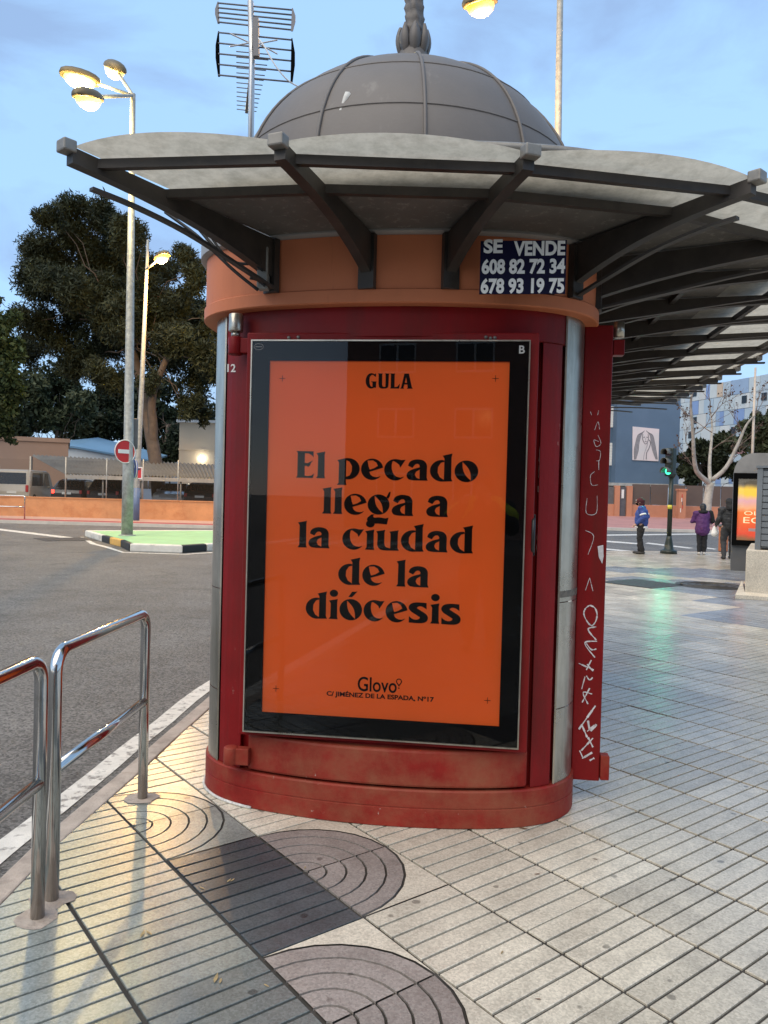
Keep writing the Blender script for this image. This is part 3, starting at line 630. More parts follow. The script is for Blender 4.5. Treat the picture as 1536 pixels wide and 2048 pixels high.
# open shutter leaf with scratched writing, on the right side
fl = MB(); fx0, fz1 = K2(1182, 650, -.42); fx1 = K2(1228, 650, -.42)[0]; fz0 = K2(1200, 1563, -.42)[1]
fl.b2(.895, fx1, -.42, -.36, fz0, fz1); leaf = fl.build('shutter_leaf', M_red, kio, bevel=.006)
q = MB(); q.b2(fx1+.002, fx1+.045, -.43, -.37, fz0+.01, fz0+.13); q.build('leaf_bracket', M_redlow, leaf, bevel=.004)
q = MB(); q.lathe([(.026, 0), (.026, .075)], 14, (fx1+.03, -.39, fz1-.055)); q.build('leaf_pin', M_steel, leaf)
q = MB(); q.b2(fx1+.002, fx1+.055, -.42, -.36, fz1-.145, fz1-.07); q.build('leaf_knuckle', M_red, leaf, bevel=.004)
def crop(pts): return [(980+x*.3321, 880+y*.3321) for x, y in pts]
strokes = [[(600, 995), (575, 1015), (565, 1045), (580, 1085), (610, 1118), (635, 1095), (645, 1050), (630, 1010), (600, 995)], [(640, 1125), (590, 1140), (640, 1205)], [(645, 1212), (570, 1222), (632, 1310)], [(580, 1225), (610, 1262), (640, 1258)],
 [(535, 1345), (625, 1385)], [(610, 1325), (580, 1385)], [(585, 1350), (620, 1392)], [(580, 1420), (600, 1445), (618, 1430)], [(572, 1425), (552, 1500)], [(615, 1530), (560, 1520), (590, 1590)], [(600, 1495), (555, 1580)],
 [(635, 1600), (535, 1742)], [(590, 1690), (605, 1750), (640, 1712), (585, 1755)], [(555, 1720), (585, 1790)], [(620, 1795), (550, 1870)], [(590, 1790), (620, 1850)], [(540, 1870), (560, 1915)], [(615, 1882), (555, 1918)], [(628, 1915), (600, 1930)],
 [(600, 830), (575, 905)], [(600, 830), (620, 910)], [(575, 545), (625, 580), (590, 690)], [(585, 350), (580, 440), (640, 440), (645, 335)], [(630, 190), (605, 215), (612, 270), (650, 270)], [(640, 60), (665, 70), (660, 120), (640, 125)], [(655, 125), (655, 180)], [(655, 10), (625, 0), (640, 40), (668, 20), (650, -30)], [(660, -65), (650, -110), (630, -60)], [(605, -170), (612, -150)], [(655, -178), (648, -150)]]
q = MB()
for k, s_ in enumerate(strokes):
    pts = [K2(x, y, -.4225) for x, y in crop(s_)]; wv = .0062 if k < 19 else .0024
    if 11 <= k <= 18: wv = .008
    dense = spline([(x, 0, z) for x, z in pts], 4); yy = -.4225-.0002*(k % 4)
    for a, b in zip(dense[:-1], dense[1:]):
        d = Vector((b.x-a.x, b.z-a.z)); 
        if d.length < 1e-6: continue
        w2_ = wv*random.uniform(.55, 1.35); d.normalize(); nx, nz_ = -d.y*w2_/2, d.x*w2_/2
        q.add([(a.x+nx, yy, a.z+nz_), (a.x-nx, yy, a.z-nz_), (b.x-nx, yy, b.z-nz_), (b.x+nx, yy, b.z+nz_)], [(0, 1, 2, 3)])
q.build('scribbled_writing', M_grafwhite, leaf)
q = MB(); pts = [K2(x, y, -.4235) for x, y in crop([(648, 640), (682, 632), (684, 700), (676, 745), (655, 705)])]; q.add([(x, -.4235, z) for x, z in pts], [tuple(range(len(pts)))]); q.build('paint_smear', M_grafwhite, leaf)
# sprayed marks on the left column are kept as wear; roof: cornice cap, apron and dome
def ap_off(i):
    x, y = OUT[i]; t = max(0, min(1, (x+.80)/.28)); return .05+.45*t*t*(3-2*t)
def ap_row(k, z):
    o = []; n = len(OUT)
    for i in range(n):
        a, b, c = Vector(OUT[i-1]), Vector(OUT[i]), Vector(OUT[(i+1) % n]); t = (c-a).normalized(); d = k if k < 0 else k*ap_off(i); o.append((b.x+t.y*d, b.y-t.x*d, z))
    return o
ap = MB(); rows = [ap_row(k, z) for k, z in ((1, 2.80), (1, 2.83), (.6, 2.90), (.05, 2.96), (-.3, 3.0), (-.6, 3.02))]; nO = len(OUT)
ap.add([p for r in rows for p in r], [(j*nO+i, j*nO+(i+1) % nO, (j+1)*nO+(i+1) % nO, (j+1)*nO+i) for j in range(5) for i in range(nO)], True); ap.add([(x, y, 3.02) for x, y in offs(OUT, -.6)], [tuple(range(len(OUT)))]); sharp(ap.build('roof_apron', M_roofm, kio))
q = MB(); q.tube(ap_row(1, 2.83), .022, 8, True); q.build('roof_gutter', M_ribcap, kio)
DR, DH, DZ = .95, .84, 2.96
q = MB(); prof = [(DR*1.0, DZ-.05)]+[(DR*math.cos(R_(a)), DZ+DH*math.sin(R_(a))) for a in range(0, 88, 4)]+[(.03, DZ+DH)]; q.lathe(prof, 72); dome = q.build('dome', M_dome, kio); dome.location = (-.055, 0, 0)
for k in range(12):
    a0 = R_(-90+11+30*k); q = MB(); path = [(1.004*DR*math.cos(R_(t))*math.cos(a0), 1.004*DR*math.cos(R_(t))*math.sin(a0), DZ+1.004*DH*math.sin(R_(t))) for t in range(0, 87, 4)]
    q.tube(path, .0085, 7); q.build('dome_seam', M_dome, dome)
q = MB()
for t in (19, 41): q.tube([(1.0*DR*math.cos(R_(t))*math.cos(R_(a)), 1.0*DR*math.cos(R_(t))*math.sin(R_(a)), DZ+1.0*DH*math.sin(R_(t))) for a in range(0, 360, 5)], .0045, 5, True)
q.build('dome_lap_lines', M_dome, dome)
# bird dropping on the dome
q = MB(); M_drop = flatmat('bird_dropping', (.55, .54, .5), .8)
def on_dome(x, y):
    d = ray(x, y); o_ = Vector((0, 0, CH))-Vector((KO.x, KO.y, DZ)); s_ = Vector((1/DR, 1/DR, 1/DH))
    o2 = Vector((o_.x*s_.x, o_.y*s_.y, o_.z*s_.z)); d2 = Vector((d.x*s_.x, d.y*s_.y, d.z*s_.z)); A_ = d2.dot(d2); B_ = 2*o2.dot(d2); C_ = o2.dot(o2)-1.008; D_ = B_*B_-4*A_*C_
    return kloc(Vector((0, 0, CH))+d*((-B_-math.sqrt(max(D_, 0)))/(2*A_)))+Vector((.055, 0, 0))
pp = [on_dome(x, y) for x, y in ((697, 190), (692, 199), (686, 210), (682, 222), (679, 236), (675, 250), (672, 262))]
q.tube(pp, [.020, .017, .009, .010, .006, .008, .005], 6); q.build('bird_dropping', M_drop, dome)
# finial with leaf collar and twisted shaft
q = MB(); ZF = DZ+DH-.02
q.lathe([(.145, 0), (.14, .05), (.105, .10), (.085, .13), (.08, .16), (.075, .18)], 24, (0, 0, ZF)); fin = q.build('finial', M_dome, kio); fin.location = (-.03, 0, 0)
q = MB()
q.lathe([(.053-.012*(j/40)*1.2+.004*math.sin(j*1.9), .16+j*.018) for j in range(44)]+[(.01, .99)], 20, (0, 0, ZF), fl=lambda a, j: .16*math.cos(5*a+j*.55)); q.build('finial_shaft', M_dome, fin)
for k in range(8):
    a = k*math.pi/4+.2; q = MB(); rows = []
    for j in range(8):
        t = j/7; r = .066+.026*math.sin(t*math.pi*.9); z = ZF+.14+.17*t; wd = .028*math.sin(math.pi*(.12+.86*t))+.004
        for s_ in (-1, 0, 1): rows.append(((r+(.008 if s_ == 0 else -.004))*math.cos(a)-math.sin(a)*wd*s_, (r+(.008 if s_ == 0 else -.004))*math.sin(a)+math.cos(a)*wd*s_, z))
    q.add(rows, [(j*3+i, j*3+i+1, (j+1)*3+i+1, (j+1)*3+i) for j in range(7) for i in range(2)], True); o = q.build('finial_leaf', M_dome, fin); md = o.modifiers.new('solid', 'SOLIDIFY'); md.thickness = .008
# canopy
ZT = 2.72
tips = [(-1.096, -1.665), (-.323, -1.654), (.543, -1.516), (1.389, -1.252), (2.25, -.78)]+[(2.66, -.20+.53*k) for k in range(11)]+[(2.317, 5.45)]
roots = [(-.56, curve_y(-.56, .046)), (-.113, curve_y(-.113, .046)), (.245, curve_y(.245, .046)), (.80, curve_y(.80, .046)), (.93, -.5)]+[(.956, -.20+.53*k) for k in range(8)]+[(.956, 3.55), (.95, 3.80), (.9, 4.0), (.80, 4.15)]
def lerp2(a, b, t): return (a[0]+(b[0]-a[0])*t, a[1]+(b[1]-a[1])*t)
for k, (rt, tp) in enumerate(zip(roots, tips)):
    d = Vector((tp[0]-rt[0], tp[1]-rt[1])); ln = d.length; d.normalize(); s_ = Vector((-d.y, d.x)); wv = .0225
    q = MB(); rows = []
    N = 10
    for j in range(N+1):
        t = j/N; x, y = lerp2(rt, tp, t); zt = 2.66+(ZT+.012-2.66)*t; dep = .068+.125*(1-t)**2.6 if k < 5 else .055+.15*(1-t)**4
        for (a, b) in ((-wv, zt-dep), (wv, zt-dep), (wv, zt-.012), (-wv, zt-.012)): rows.append((x+s_.x*a, y+s_.y*a, b))
    q.add(rows, [(j*4+i, j*4+(i+1) % 4, (j+1)*4+(i+1) % 4, (j+1)*4+i) for j in range(N) for i in range(4)]+[(3, 2, 1, 0), (N*4, N*4+1, N*4+2, N*4+3)])
    q.box((rt[0]+d.x*.012, rt[1]+d.y*.012, 2.53), (.03, .075, .24), math.atan2(d.y, d.x))
    rib = q.build('canopy_rib', M_rib, kio)
    q = MB(); q.box((tp[0]+d.x*.012, tp[1]+d.y*.012, ZT+.002), (.05, .062, .044), math.atan2(d.y, d.x)); q.build('rib_cap', M_ribcap, rib, bevel=.006)
    q = MB(); bp_ = [(rt[0]+d.x*.03, rt[1]+d.y*.03, 2.425), (rt[0]+d.x*ln*.22, rt[1]+d.y*ln*.22, 2.475), (rt[0]+d.x*ln*.5, rt[1]+d.y*ln*.5, 2.545), (rt[0]+d.x*ln*.75, rt[1]+d.y*ln*.75, 2.58), (rt[0]+d.x*ln*.93, rt[1]+d.y*ln*.93, 2.59)]
    pr = spline(bp_, 4); so_ = s_*(.03 if k == 0 else .0)
    for a, b in zip(pr[:-1], pr[1:]): q.bar((a.x+so_.x, a.y+so_.y, a.z), (b.x+so_.x, b.y+so_.y, b.z), .028, .012)
    if k not in (1, 2): q.build('brace', M_rib, rib)
for k in range(len(tips)-1):
    for t, zz in ((.90, .028), (.60, .03)) + (((.3, .03),) if k > 4 else ()):
        q = MB(); a, b = lerp2(roots[k], tips[k], t), lerp2(roots[k+1], tips[k+1], t); z = 2.66+(ZT-2.66)*t-.02; q.bar((*a, z), (*b, z), .028, .034); q.build('canopy_purlin', M_rib, kio)
    NU, NV = 12, 8; vs_ = []; bul = .075 if k < 5 else .05
    for j in range(NV+1):
        t = .0+1.0*j/NV
        for i in range(NU+1):
            s_ = i/NU; a, b = lerp2(roots[k], tips[k], t*.985), lerp2(roots[k+1], tips[k+1], t*.985); x, y = lerp2(a, b, s_)
            mid = Vector(((tips[k][0]+tips[k+1][0])/2-(roots[k][0]+roots[k+1][0])/2, (tips[k][1]+tips[k+1][1])/2-(roots[k][1]+roots[k+1][1])/2)).normalized()
            bb = bul*4*s_*(1-s_)*t**3; vs_.append((x+mid.x*bb, y+mid.y*bb, 2.663+(ZT-2.663)*t+.012+.012*4*s_*(1-s_)*t))
    q = MB(); q.add(vs_, [(j*(NU+1)+i, j*(NU+1)+i+1, (j+1)*(NU+1)+i+1, (j+1)*(NU+1)+i) for j in range(NV) for i in range(NU)], True)
    q.build('canopy_panel', M_panel, kio)
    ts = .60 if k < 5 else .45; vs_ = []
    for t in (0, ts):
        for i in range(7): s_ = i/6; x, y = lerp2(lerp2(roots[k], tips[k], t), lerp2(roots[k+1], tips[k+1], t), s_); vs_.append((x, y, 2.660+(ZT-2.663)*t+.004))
    q = MB(); q.add(vs_, [(i, i+1, 8+i, 7+i) for i in range(6)]); q.build('soffit_shade_sheet', M_soffit_shade, kio)  # sheet added below the panel, its dark colour standing in for the roof's shade
q = MB(); q.tube([(x+.02, y, ZT+.035) for x, y in tips[5:-1]]+[(2.66, 5.25, ZT+.035)], .022, 8); q.build('canopy_edge_tube', mat('edge_tube', (.19, .13, .095), .5, var=.2), kio)
# right-hand roof sheet over the inner part of the long side canopy
q = MB(); q.add([(1.2, -.4, 2.82), (1.95, -.4, 2.80), (1.95, 4.6, 2.80), (1.2, 4.6, 2.82)], [(0, 1, 2, 3)]); o = q.build('side_roof_sheet', M_roofm, kio); md = o.modifiers.new('solid', 'SOLIDIFY'); md.thickness = .01
# loose cables and junction plate at the left end of the canopy
def kp(x, y, yl): u_, z_ = K2(x, y, yl); return (u_, yl, z_)
for pts, r in (([(330, 424), (390, 468), (430, 505), (470, 543), (516, 580)], .0075), ([(392, 452), (425, 490), (450, 515), (480, 527), (524, 526)], .007), ([(452, 468), (468, 492), (490, 515), (526, 541)], .0065), ([(476, 476), (492, 492), (508, 498), (524, 500)], .006), ([(405, 445), (440, 500), (462, 520)], .006), ([(500, 556), (515, 560), (530, 572)], .007)):
    q = MB(); q.tube(spline([kp(x, y, -.93-.05*(530-x)/200) for x, y in pts], 5), r, 7); q.build('cable', M_cable, kio)
q = MB(); u_, z_ = K2(526, 537, -.9); q.box((u_, -.89, z_), (.05, .05, .19)); q.build('junction_box', mat('junction_box', (.25, .25, .23), .6, var=.3, scale=30), kio, bevel=.006)

# for-sale sign
ysg = -1.03; (sa0, sz1), (sa1, sz1b), (sb0, sz0), (sb1, sz0b) = K2(963, 477, ysg), K2(1133, 485, ysg), K2(957, 583, ysg), K2(1131, 592, ysg)
sgn = empty('for_sale_sign', (0, 0, 0), 0, 'small dark blue sign with white numbers below the canopy on the orange fascia', 'sign')
sgn.location = (KO.x, KO.y, 0); sgn.rotation_euler = (0, 0, -th7)
q = MB(); q.b2((sa0+sb0)/2, (sa1+sb1)/2, ysg, ysg+.008, (sz0+sz0b)/2, (sz1+sz1b)/2); q.build('board', flatmat('sign_navy', (.008, .008, .030), .55, spec=.08), sgn)
for s_, a in (('SE', (967, 478, 1006, 507)), ('VENDE', (1027, 481, 1131, 512)), ('608 82 72 34', (963, 516, 1131, 549)), ('678 93 19 75', (961, 555, 1129, 588))):
    text_on('lettering', s_, on_plane(*a, ysg-.001), M_white, sgn, .04)
q = MB(); q.b2(sa0+.02, sa0+.05, ysg+.0085, ysg+.16, sz0+.05, sz0+.09); q.build('fixing_bracket', M_rib, sgn); q = MB(); q.b2(sa1-.05, sa1-.02, ysg+.0085, ysg+.30, sz0+.05, sz0+.09); q.build('fixing_bracket', M_rib, sgn)
LAMP_E = 850.0

# ------------------------------------------------------------------ railings by the kerb
M_chrome = mat('polished_steel', (.56, .55, .53), .13, metal=1.0, var=.08, scale=9, rvar=.05, dirt=(.33, .31, .28), dirt_amt=.4, dirt_scale=12, dirt_pos=(.55, .7))
M_mortar = mat('mortar_patch', (.40, .33, .27), .9, var=.2, scale=20, bump=.4, bscale=90)
def hoop(name, p, q_, H, mid, r, label, group, m=M_chrome, patch=True, rc=.075):
    p, q_ = Vector((p[0], p[1], 0)), Vector((q_[0], q_[1], 0)); t = empty(name, p, 0, label, 'railing', group); d = q_-p; u = d.normalized(); path = [Vector((0, 0, -.03)), Vector((0, 0, H-rc-.05))]
    for k in range(7): a = R_(90*k/6); path.append(u*(rc-rc*math.cos(a))+Vector((0, 0, H-rc+rc*math.sin(a))))
    path += [u*(d.length*.5)+Vector((0, 0, H))]
    for k in range(7): a = R_(90*k/6); path.append(d-u*(rc-rc*math.sin(a))+Vector((0, 0, H-rc+rc*math.cos(a))))
    path += [d+Vector((0, 0, H-rc-.05)), d+Vector((0, 0, -.03))]
    mbx = MB(); mbx.tube(path, r, 14); mbx.build('hoop', m, t)
    mbx = MB(); mbx.tube([Vector((0, 0, mid)), d+Vector((0, 0, mid))], r*.92, 12); mbx.build('middle_rail', m, t)
    if patch:
        for c in (Vector((0, 0, 0)), d):
            mbx = MB(); n = 14; vs_ = [(c.x, c.y, .006)]+[(c.x+math.cos(k*2*math.pi/n)*(.07+random.uniform(-.012, .022)), c.y+math.sin(k*2*math.pi/n)*(.07+random.uniform(-.012, .022)), .0015) for k in range(n)]
            mbx.add(vs_, [(0, k+1, (k+1) % n+1) for k in range(n)]); mbx.build('mortar_foot', M_mortar, t)
    return t
pa, pb, pc = G(285, 1597), G(104, 1800), G(75, 1836)
Hr = .905
hoop('safety_railing', pb, pa, Hr, .475, .0235, 'polished steel hoop railing nearer the kiosk, both posts in view', 'hoop railings by the kerb')
hoop('safety_railing', (pc.x-.02, pc.y-1.0), pc, Hr, .475, .0235, 'polished steel hoop railing cut off by the left picture edge in front', 'hoop railings by the kerb')
hoop('safety_railing', P(-70, 1040, 35.5), P(49, 1042, 34.8), 1.05, .55, .03, 'distant steel hoop railing before the orange wall across the road', 'hoop railings by the kerb', patch=False)
for o in COL.objects:
    if o.name.startswith('safety_railing.002') and o.parent is None: o.location.z = 0

# ------------------------------------------------------------------ traffic island
M_green = mat('green_paint', (.30, .50, .25), .75, var=.12, scale=2, dirt=(.27, .42, .2), dirt_amt=.5, dirt_scale=3, bump=.2, bscale=120)
M_kwhite = mat('kerb_white_paint', (.62, .59, .52), .7, var=.12, scale=4, dirt=(.2, .18, .16), dirt_amt=.7, dirt_scale=3.5, dirt_pos=(.55, .7)); M_kblack = mat('kerb_black_paint', (.012, .012, .012), .6, var=.3); M_kyel = mat('kerb_yellow_paint', (.62, .36, .09), .7, var=.15, scale=5)
isl = empty('traffic_island', (0, 0, 0), kind='structure')
IP = [G(170, 1061, .07), G(181, 1064, .07), G(203, 1070.5, .07), G(219, 1075, .07), G(241, 1080, .07), G(259, 1088, .07), G(366, 1091.5, .07), G(414, 1088.5, .07), G(480, 1085, .07), G(560, 1080, .07), G(560, 1060, .07)]
cen = Vector((sum(p.x for p in IP)/len(IP), sum(p.y for p in IP)/len(IP), .07))
ins_ = [p.lerp(cen, .09) for p in IP]
mb = MB(); mb.prism([(p.x, p.y) for p in ins_], -.12, .075); mb.build('painted_top', M_green, isl)
km = [M_kwhite, M_kwhite, M_kblack, M_kyel, M_kblack, M_kwhite, M_kblack, M_kwhite, M_kwhite, M_kwhite, M_kwhite]
for k in range(len(IP)):
    a, b, c, d = IP[k], IP[(k+1) % len(IP)], ins_[(k+1) % len(IP)], ins_[k]; mb = MB()
    g_ = (b-a).normalized()*.006
    mb.prism([(p.x, p.y) for p in (a+g_, b-g_, c-g_, d+g_)], -.13, .078); mb.build('kerb_stone', km[k], isl, bevel=.03)
out_ = [p+(p-cen).normalized()*.35 for p in IP]; o2 = [p+(p-cen).normalized()*.52 for p in IP]
mb = MB(); [mb.add([(p.x, p.y, -.115) for p in (out_[k], out_[k+1], o2[k+1], o2[k])], [(0, 1, 2, 3)]) for k in range(1, 8)]; tag(mb.build('road_line', M_line), kind='structure')

# ------------------------------------------------------------------ street lamps
M_galv = mat('galvanised_post', (.36, .36, .33), .55, metal=.45, var=.28, scale=9, dirt=(.22, .21, .18), dirt_amt=.6, dirt_scale=5)
M_lens = mat('lamp_lens_yellow', (1, .9, .6), .4, var=.02, rvar=0, emit=((1.0, .68, .09), 2.2)); M_lens2 = mat('lamp_lens_orange', (1, .7, .3), .4, var=.02, rvar=0, emit=((1.0, .36, .025), 2.0))
M_lhead = mat('lamp_head_grey', (.15, .115, .06), .5, metal=.3, var=.1)
def lamp_light(parent, loc, col, e, tgt=None):
    l_ = bpy.data.lights.new('street_lamp_light', 'POINT'); l_.energy = e; l_.color = col; l_.shadow_soft_size = .22
    o = bpy.data.objects.new('lamp_light', l_); COL.objects.link(o); o.parent = parent; o.location = loc
def lamp_head(t, a, c, size, lens, arm_r=.05):
    """arm from a (on the pole) to the head centre c, local coordinates of the post"""
    a, c = Vector(a), Vector(c); d = (c-a).normalized(); mbx = MB(); e = c-d*size*.45; mbx.tube([a, a.lerp(e, .5), e], arm_r, 8); mbx.build('arm', M_galv, t)
    f = Vector((d.x, d.y, d.z*.6)).normalized(); s_ = f.cross(Vector((0, 0, 1))).normalized(); u = s_.cross(f)
    mbx = MB(); vs_ = []; N, K = 9, 14
    for i in range(N):
        th_ = math.pi*i/(N-1); 
        for k in range(K):
            ph = 2*math.pi*k/K; x = -math.cos(th_); rr = math.sin(th_)**.7; vs_.append(c+f*(x*size*.55)+s_*(rr*math.cos(ph)*size*.3)+u*(max(rr*math.sin(ph), -.25)*size*.22))
    mbx.add(vs_, [(i*K+k, i*K+(k+1) % K, (i+1)*K+(k+1) % K, (i+1)*K+k) for i in range(N-1) for k in range(K)], True); h_ = mbx.build('lamp_head', M_lhead, t)
    mbx = MB(); vs_ = []
    for i in range(7):
        th_ = math.pi/2*i/6
        for k in range(K):
            ph = 2*math.pi*k/K; rr = math.cos(th_); vs_.append(c+f*(rr*math.cos(ph)*size*.44)+s_*(rr*math.sin(ph)*size*.28)-u*(size*.02+math.sin(th_)*size*.30))
    mbx.add(vs_, [(i*K+k, i*K+(k+1) % K, (i+1)*K+(k+1) % K, (i+1)*K+k) for i in range(6) for k in range(K)]+[tuple(range(6*K, 7*K))], True); mbx.build('lens', lens, h_)
    return c-u*(size*.36)
base = G(254, 1071, .075); lp = empty('street_lamp', base, 0, 'tall galvanised post with three glowing yellow lamps on the green island', 'street lamp')
D0 = base.y; top = P(266, 188, D0)-base
mb = MB(); mb.tube([(0, 0, 0), (0, 0, 2.2), (0, 0, 2.25), top*.55, top], [.17, .165, .15, .115, .075], 14); mb.lathe([(.26, 0), (.26, .02), (.18, .03)], 12); mb.build('pole', M_galv, lp)
for k, (x, y, dy) in enumerate(((160, 155, -.6), (230, 136, 1.2), (176, 194, -2.2))):
    c = P(x, y, D0+dy)-base; lo = lamp_head(lp, top+Vector((0, 0, -.05)), c, 1.05, M_lens)
    lamp_light(lp, lo+Vector((0, 0, -.12)), (1.0, .76, .30), LAMP_E)
base = G(272, 1042, 0); lp2 = empty('street_lamp', base, 0, 'thin post with one small orange lamp in front of the pine', 'street lamp'); D0 = base.y; top = P(296, 480, D0)-base
mb = MB(); mb.tube([(0, 0, 0), (0, 0, 1.6), top*.5, top], [.15, .14, .11, .06], 12); mb.build('pole', M_galv, lp2)
mb = MB(); mb.tube([(0, 0, .02), (0, 0, 1.55)], .155, 12); mb.build('painted_foot', mat('blue_paint', (.10, .15, .26), .6), lp2)
c = P(324, 513, D0-1.0)-base; lo = lamp_head(lp2, P(292, 540, D0)-base, c, .95, M_lens2); lamp_light(lp2, lo+Vector((0, 0, -.1)), (1, .55, .16), LAMP_E*4.0)
b3 = G(1103, 1137, 0); lp3 = empty('street_lamp', b3, 0, 'orange lit lamp head at the top edge, its grey pole behind the dome', 'street lamp'); D0 = b3.y; topx = P(1121, -60, D0)-b3
mb = MB(); mb.tube([(0, 0, 0), topx*.5, topx], [.10, .085, .065], 12); mb.build('pole', M_galv, lp3)
c = P(960, 6, D0-1.6)-b3; lo = lamp_head(lp3, topx, c, .80, M_lens2); lamp_light(lp3, lo+Vector((0, 0, -.1)), (1, .58, .20), LAMP_E*.7)
b4 = P(1500, 1040, 46); b4.z = .2; lp4 = empty('lamp_pole', b4, 0, 'thin pale pole rising among the trees at far right', 'pole'); mb = MB(); mb.tube([(0, 0, 0), P(1511, 735, 46)-b4], [.10, .06], 10); mb.build('pole', mat('pale_pole', (.50, .42, .34), .6), lp4)
mb = MB(); mb.lathe([(.16, 0), (.16, .25), (.11, .3)], 10); mb.build('base_collar', M_galv, lp4)

# signs on and behind the island post
M_sred = mat('sign_red', (.50, .02, .018), .45, var=.08); M_swhite = mat('sign_white', (.74, .73, .70), .45, var=.06); M_sblue = mat('sign_blue', (.03, .06, .30), .45); M_sback = mat('sign_back', (.10, .10, .10), .6)
def disc(name, c, r, ang, label, front, mark=None, post=None):
    t = empty(name, c, ang, label, 'road sign'); mbx = MB(); n = 28
    def ringpts(rr, y): return [(rr*math.cos(2*math.pi*k/n), y, rr*math.sin(2*math.pi*k/n)) for k in range(n)]
    a, b = ringpts(r, 0), ringpts(r, .03); mbx.add(a+b, [tuple(range(n)), tuple(range(2*n-1, n-1, -1))]+[(k, n+k, n+(k+1) % n, (k+1) % n) for k in range(n)]); pl = mbx.build('plate', front, t)
    mbx = MB(); mbx.tube(ringpts(r, -.004), .012*r/.3, 6, True); mbx.build('rim', M_swhite, t)
    if mark == 'bar': mbx = MB(); mbx.b2(-r*.68, r*.68, -.006, -.002, -r*.17, r*.17); mbx.build('white_bar', M_swhite, t)
    if mark == 'arrow': mbx = MB(); mbx.add([(-.1*r, -.006, -.55*r), (.1*r, -.006, -.55*r), (.1*r, -.006, .15*r), (.35*r, -.006, .15*r), (0, -.006, .6*r), (-.35*r, -.006, .15*r), (-.1*r, -.006, .15*r)], [(0, 1, 2, 3, 4, 5, 6)]); mbx.build('white_arrow', M_swhite, t)
    mbx = MB(); mbx.b2(-.03, .03, .031, .2, -.03, .03); mbx.build('clamp', M_sback, t)
    return t
pd = G(254, 1071, .075).y
disc('no_entry_sign', P(250, 903, pd-.24), .345, R_(52), 'red round no-entry sign with white bar on the lamp post', M_sred, 'bar')
disc('direction_sign', P(268, 938, pd+.26)+Vector((0, 0, 0)), .30, R_(-55), 'blue round sign seen almost edge-on behind the lamp post', M_sblue, 'arrow')
tl0 = empty('signal_head', P(268, 868, pd+.25), R_(-60), 'dark signal head seen from the side on the lamp post', 'traffic light'); mb = MB(); mb.box((0, 0, 0), (.28, .20, .95)); mb.build('housing', M_sback, tl0, bevel=.05)
for k in range(3): mb = MB(); mb.tube([(0, -.1, .3-.3*k), (0, -.26, .3-.3*k)], .11, 10); mb.build('hood', M_sback, tl0)
ps = empty('post_sign', P(280, 946, 35.9), R_(-40), 'small red and white plate on the thin lamp post', 'sign'); mb = MB(); mb.box((0, 0, 0), (.34, .03, .55)); mb.build('plate', M_swhite, ps); mb = MB(); mb.box((0, -.02, 0), (.26, .012, .46)); mb.build('red_field', M_sred, ps)

# ------------------------------------------------------------------ across the road, left
M_farpave = mat('far_pavement_pink', (.42, .27, .21), .8, var=.12, scale=1.2); M_cycle = mat('cycle_lane_red', (.30, .075, .065), .8, var=.15, scale=1.0); M_farkerb = mat('far_kerb', (.48, .44, .39), .8, var=.12)
yk = 33.3
def strip(name, y0, y1, z0, z1, m, x0=-70, x1=6): mbx = MB(); mbx.b2(x0, x1, y0, y1, z0, z1); return tag(mbx.build(name, m), kind='structure')
strip('far_kerb', yk-.15, yk, -.14, .02, M_farkerb); strip('cycle_lane', yk, yk+1.6, -.14, .012, M_cycle); strip('far_pavement', yk+1.6, 38.6, -.14, .02, M_farpave)
q = MB(); q.b2(-70, 6, 38.3, 120, -.14, .45); tag(q.build('car_park_ground', mat('car_park_ground', (.12, .11, .10), .85, var=.25, scale=.8)), kind='structure')
M_owall = mat('orange_stucco', (.50, .24, .11), .85, var=.14, scale=1.4, bump=.5, bscale=12, dirt=(.36, .13, .05), dirt_amt=.6, dirt_scale=1.6, dirt_pos=(.5, .7))
wl = empty('boundary_wall', (0, 38.0, 0), 0, 'low orange stucco wall with mesh fence across the road on the left', 'wall')
zt = P(200, 995, 38).z-.09
q = MB(); q.b2(-50, 3, -.12, .12, -.12, zt); q.build('wall_body', M_owall, wl); q = MB(); q.b2(-50, 3, -.15, .15, zt+.001, zt+.05); q.build('coping', M_owall, wl)
fe = empty('mesh_fence', (0, 38.0, zt+.05), 0, 'thin grey mesh fence standing on the low orange wall', 'fence')
def mesh_mat():
    m = bpy.data.materials.new('fence_mesh'); m.use_nodes = True; nt = m.node_tree; n = nt.nodes; l = nt.links.new; n.clear(); o = n.new('ShaderNodeOutputMaterial')
    d = n.new('ShaderNodeBsdfDiffuse'); d.inputs[0].default_value = (.10, .085, .065, 1); t = n.new('ShaderNodeBsdfTransparent'); mxx = n.new('ShaderNodeMixShader'); 
    geo = n.new('ShaderNodeNewGeometry'); nz1 = n.new('ShaderNodeTexNoise'); nz1.inputs['Scale'].default_value = .8; l(geo.outputs['Position'], nz1.inputs['Vector']); mr = n.new('ShaderNodeMapRange'); mr.inputs[3].default_value = .05; mr.inputs[4].default_value = .22; l(nz1.outputs[0], mr.inputs[0]); l(mr.outputs[0], mxx.inputs[0])
    l(t.outputs[0], mxx.inputs[1]); l(d.outputs[0], mxx.inputs[2]); l(mxx.outputs[0], o.inputs[0]); return m
M_mesh = mesh_mat(); ht = P(60, 912, 38).z-zt
xs = [P(x, 960, 38).x for x in (-60, 60, 131, 213, 286, 356, 430, 500)]
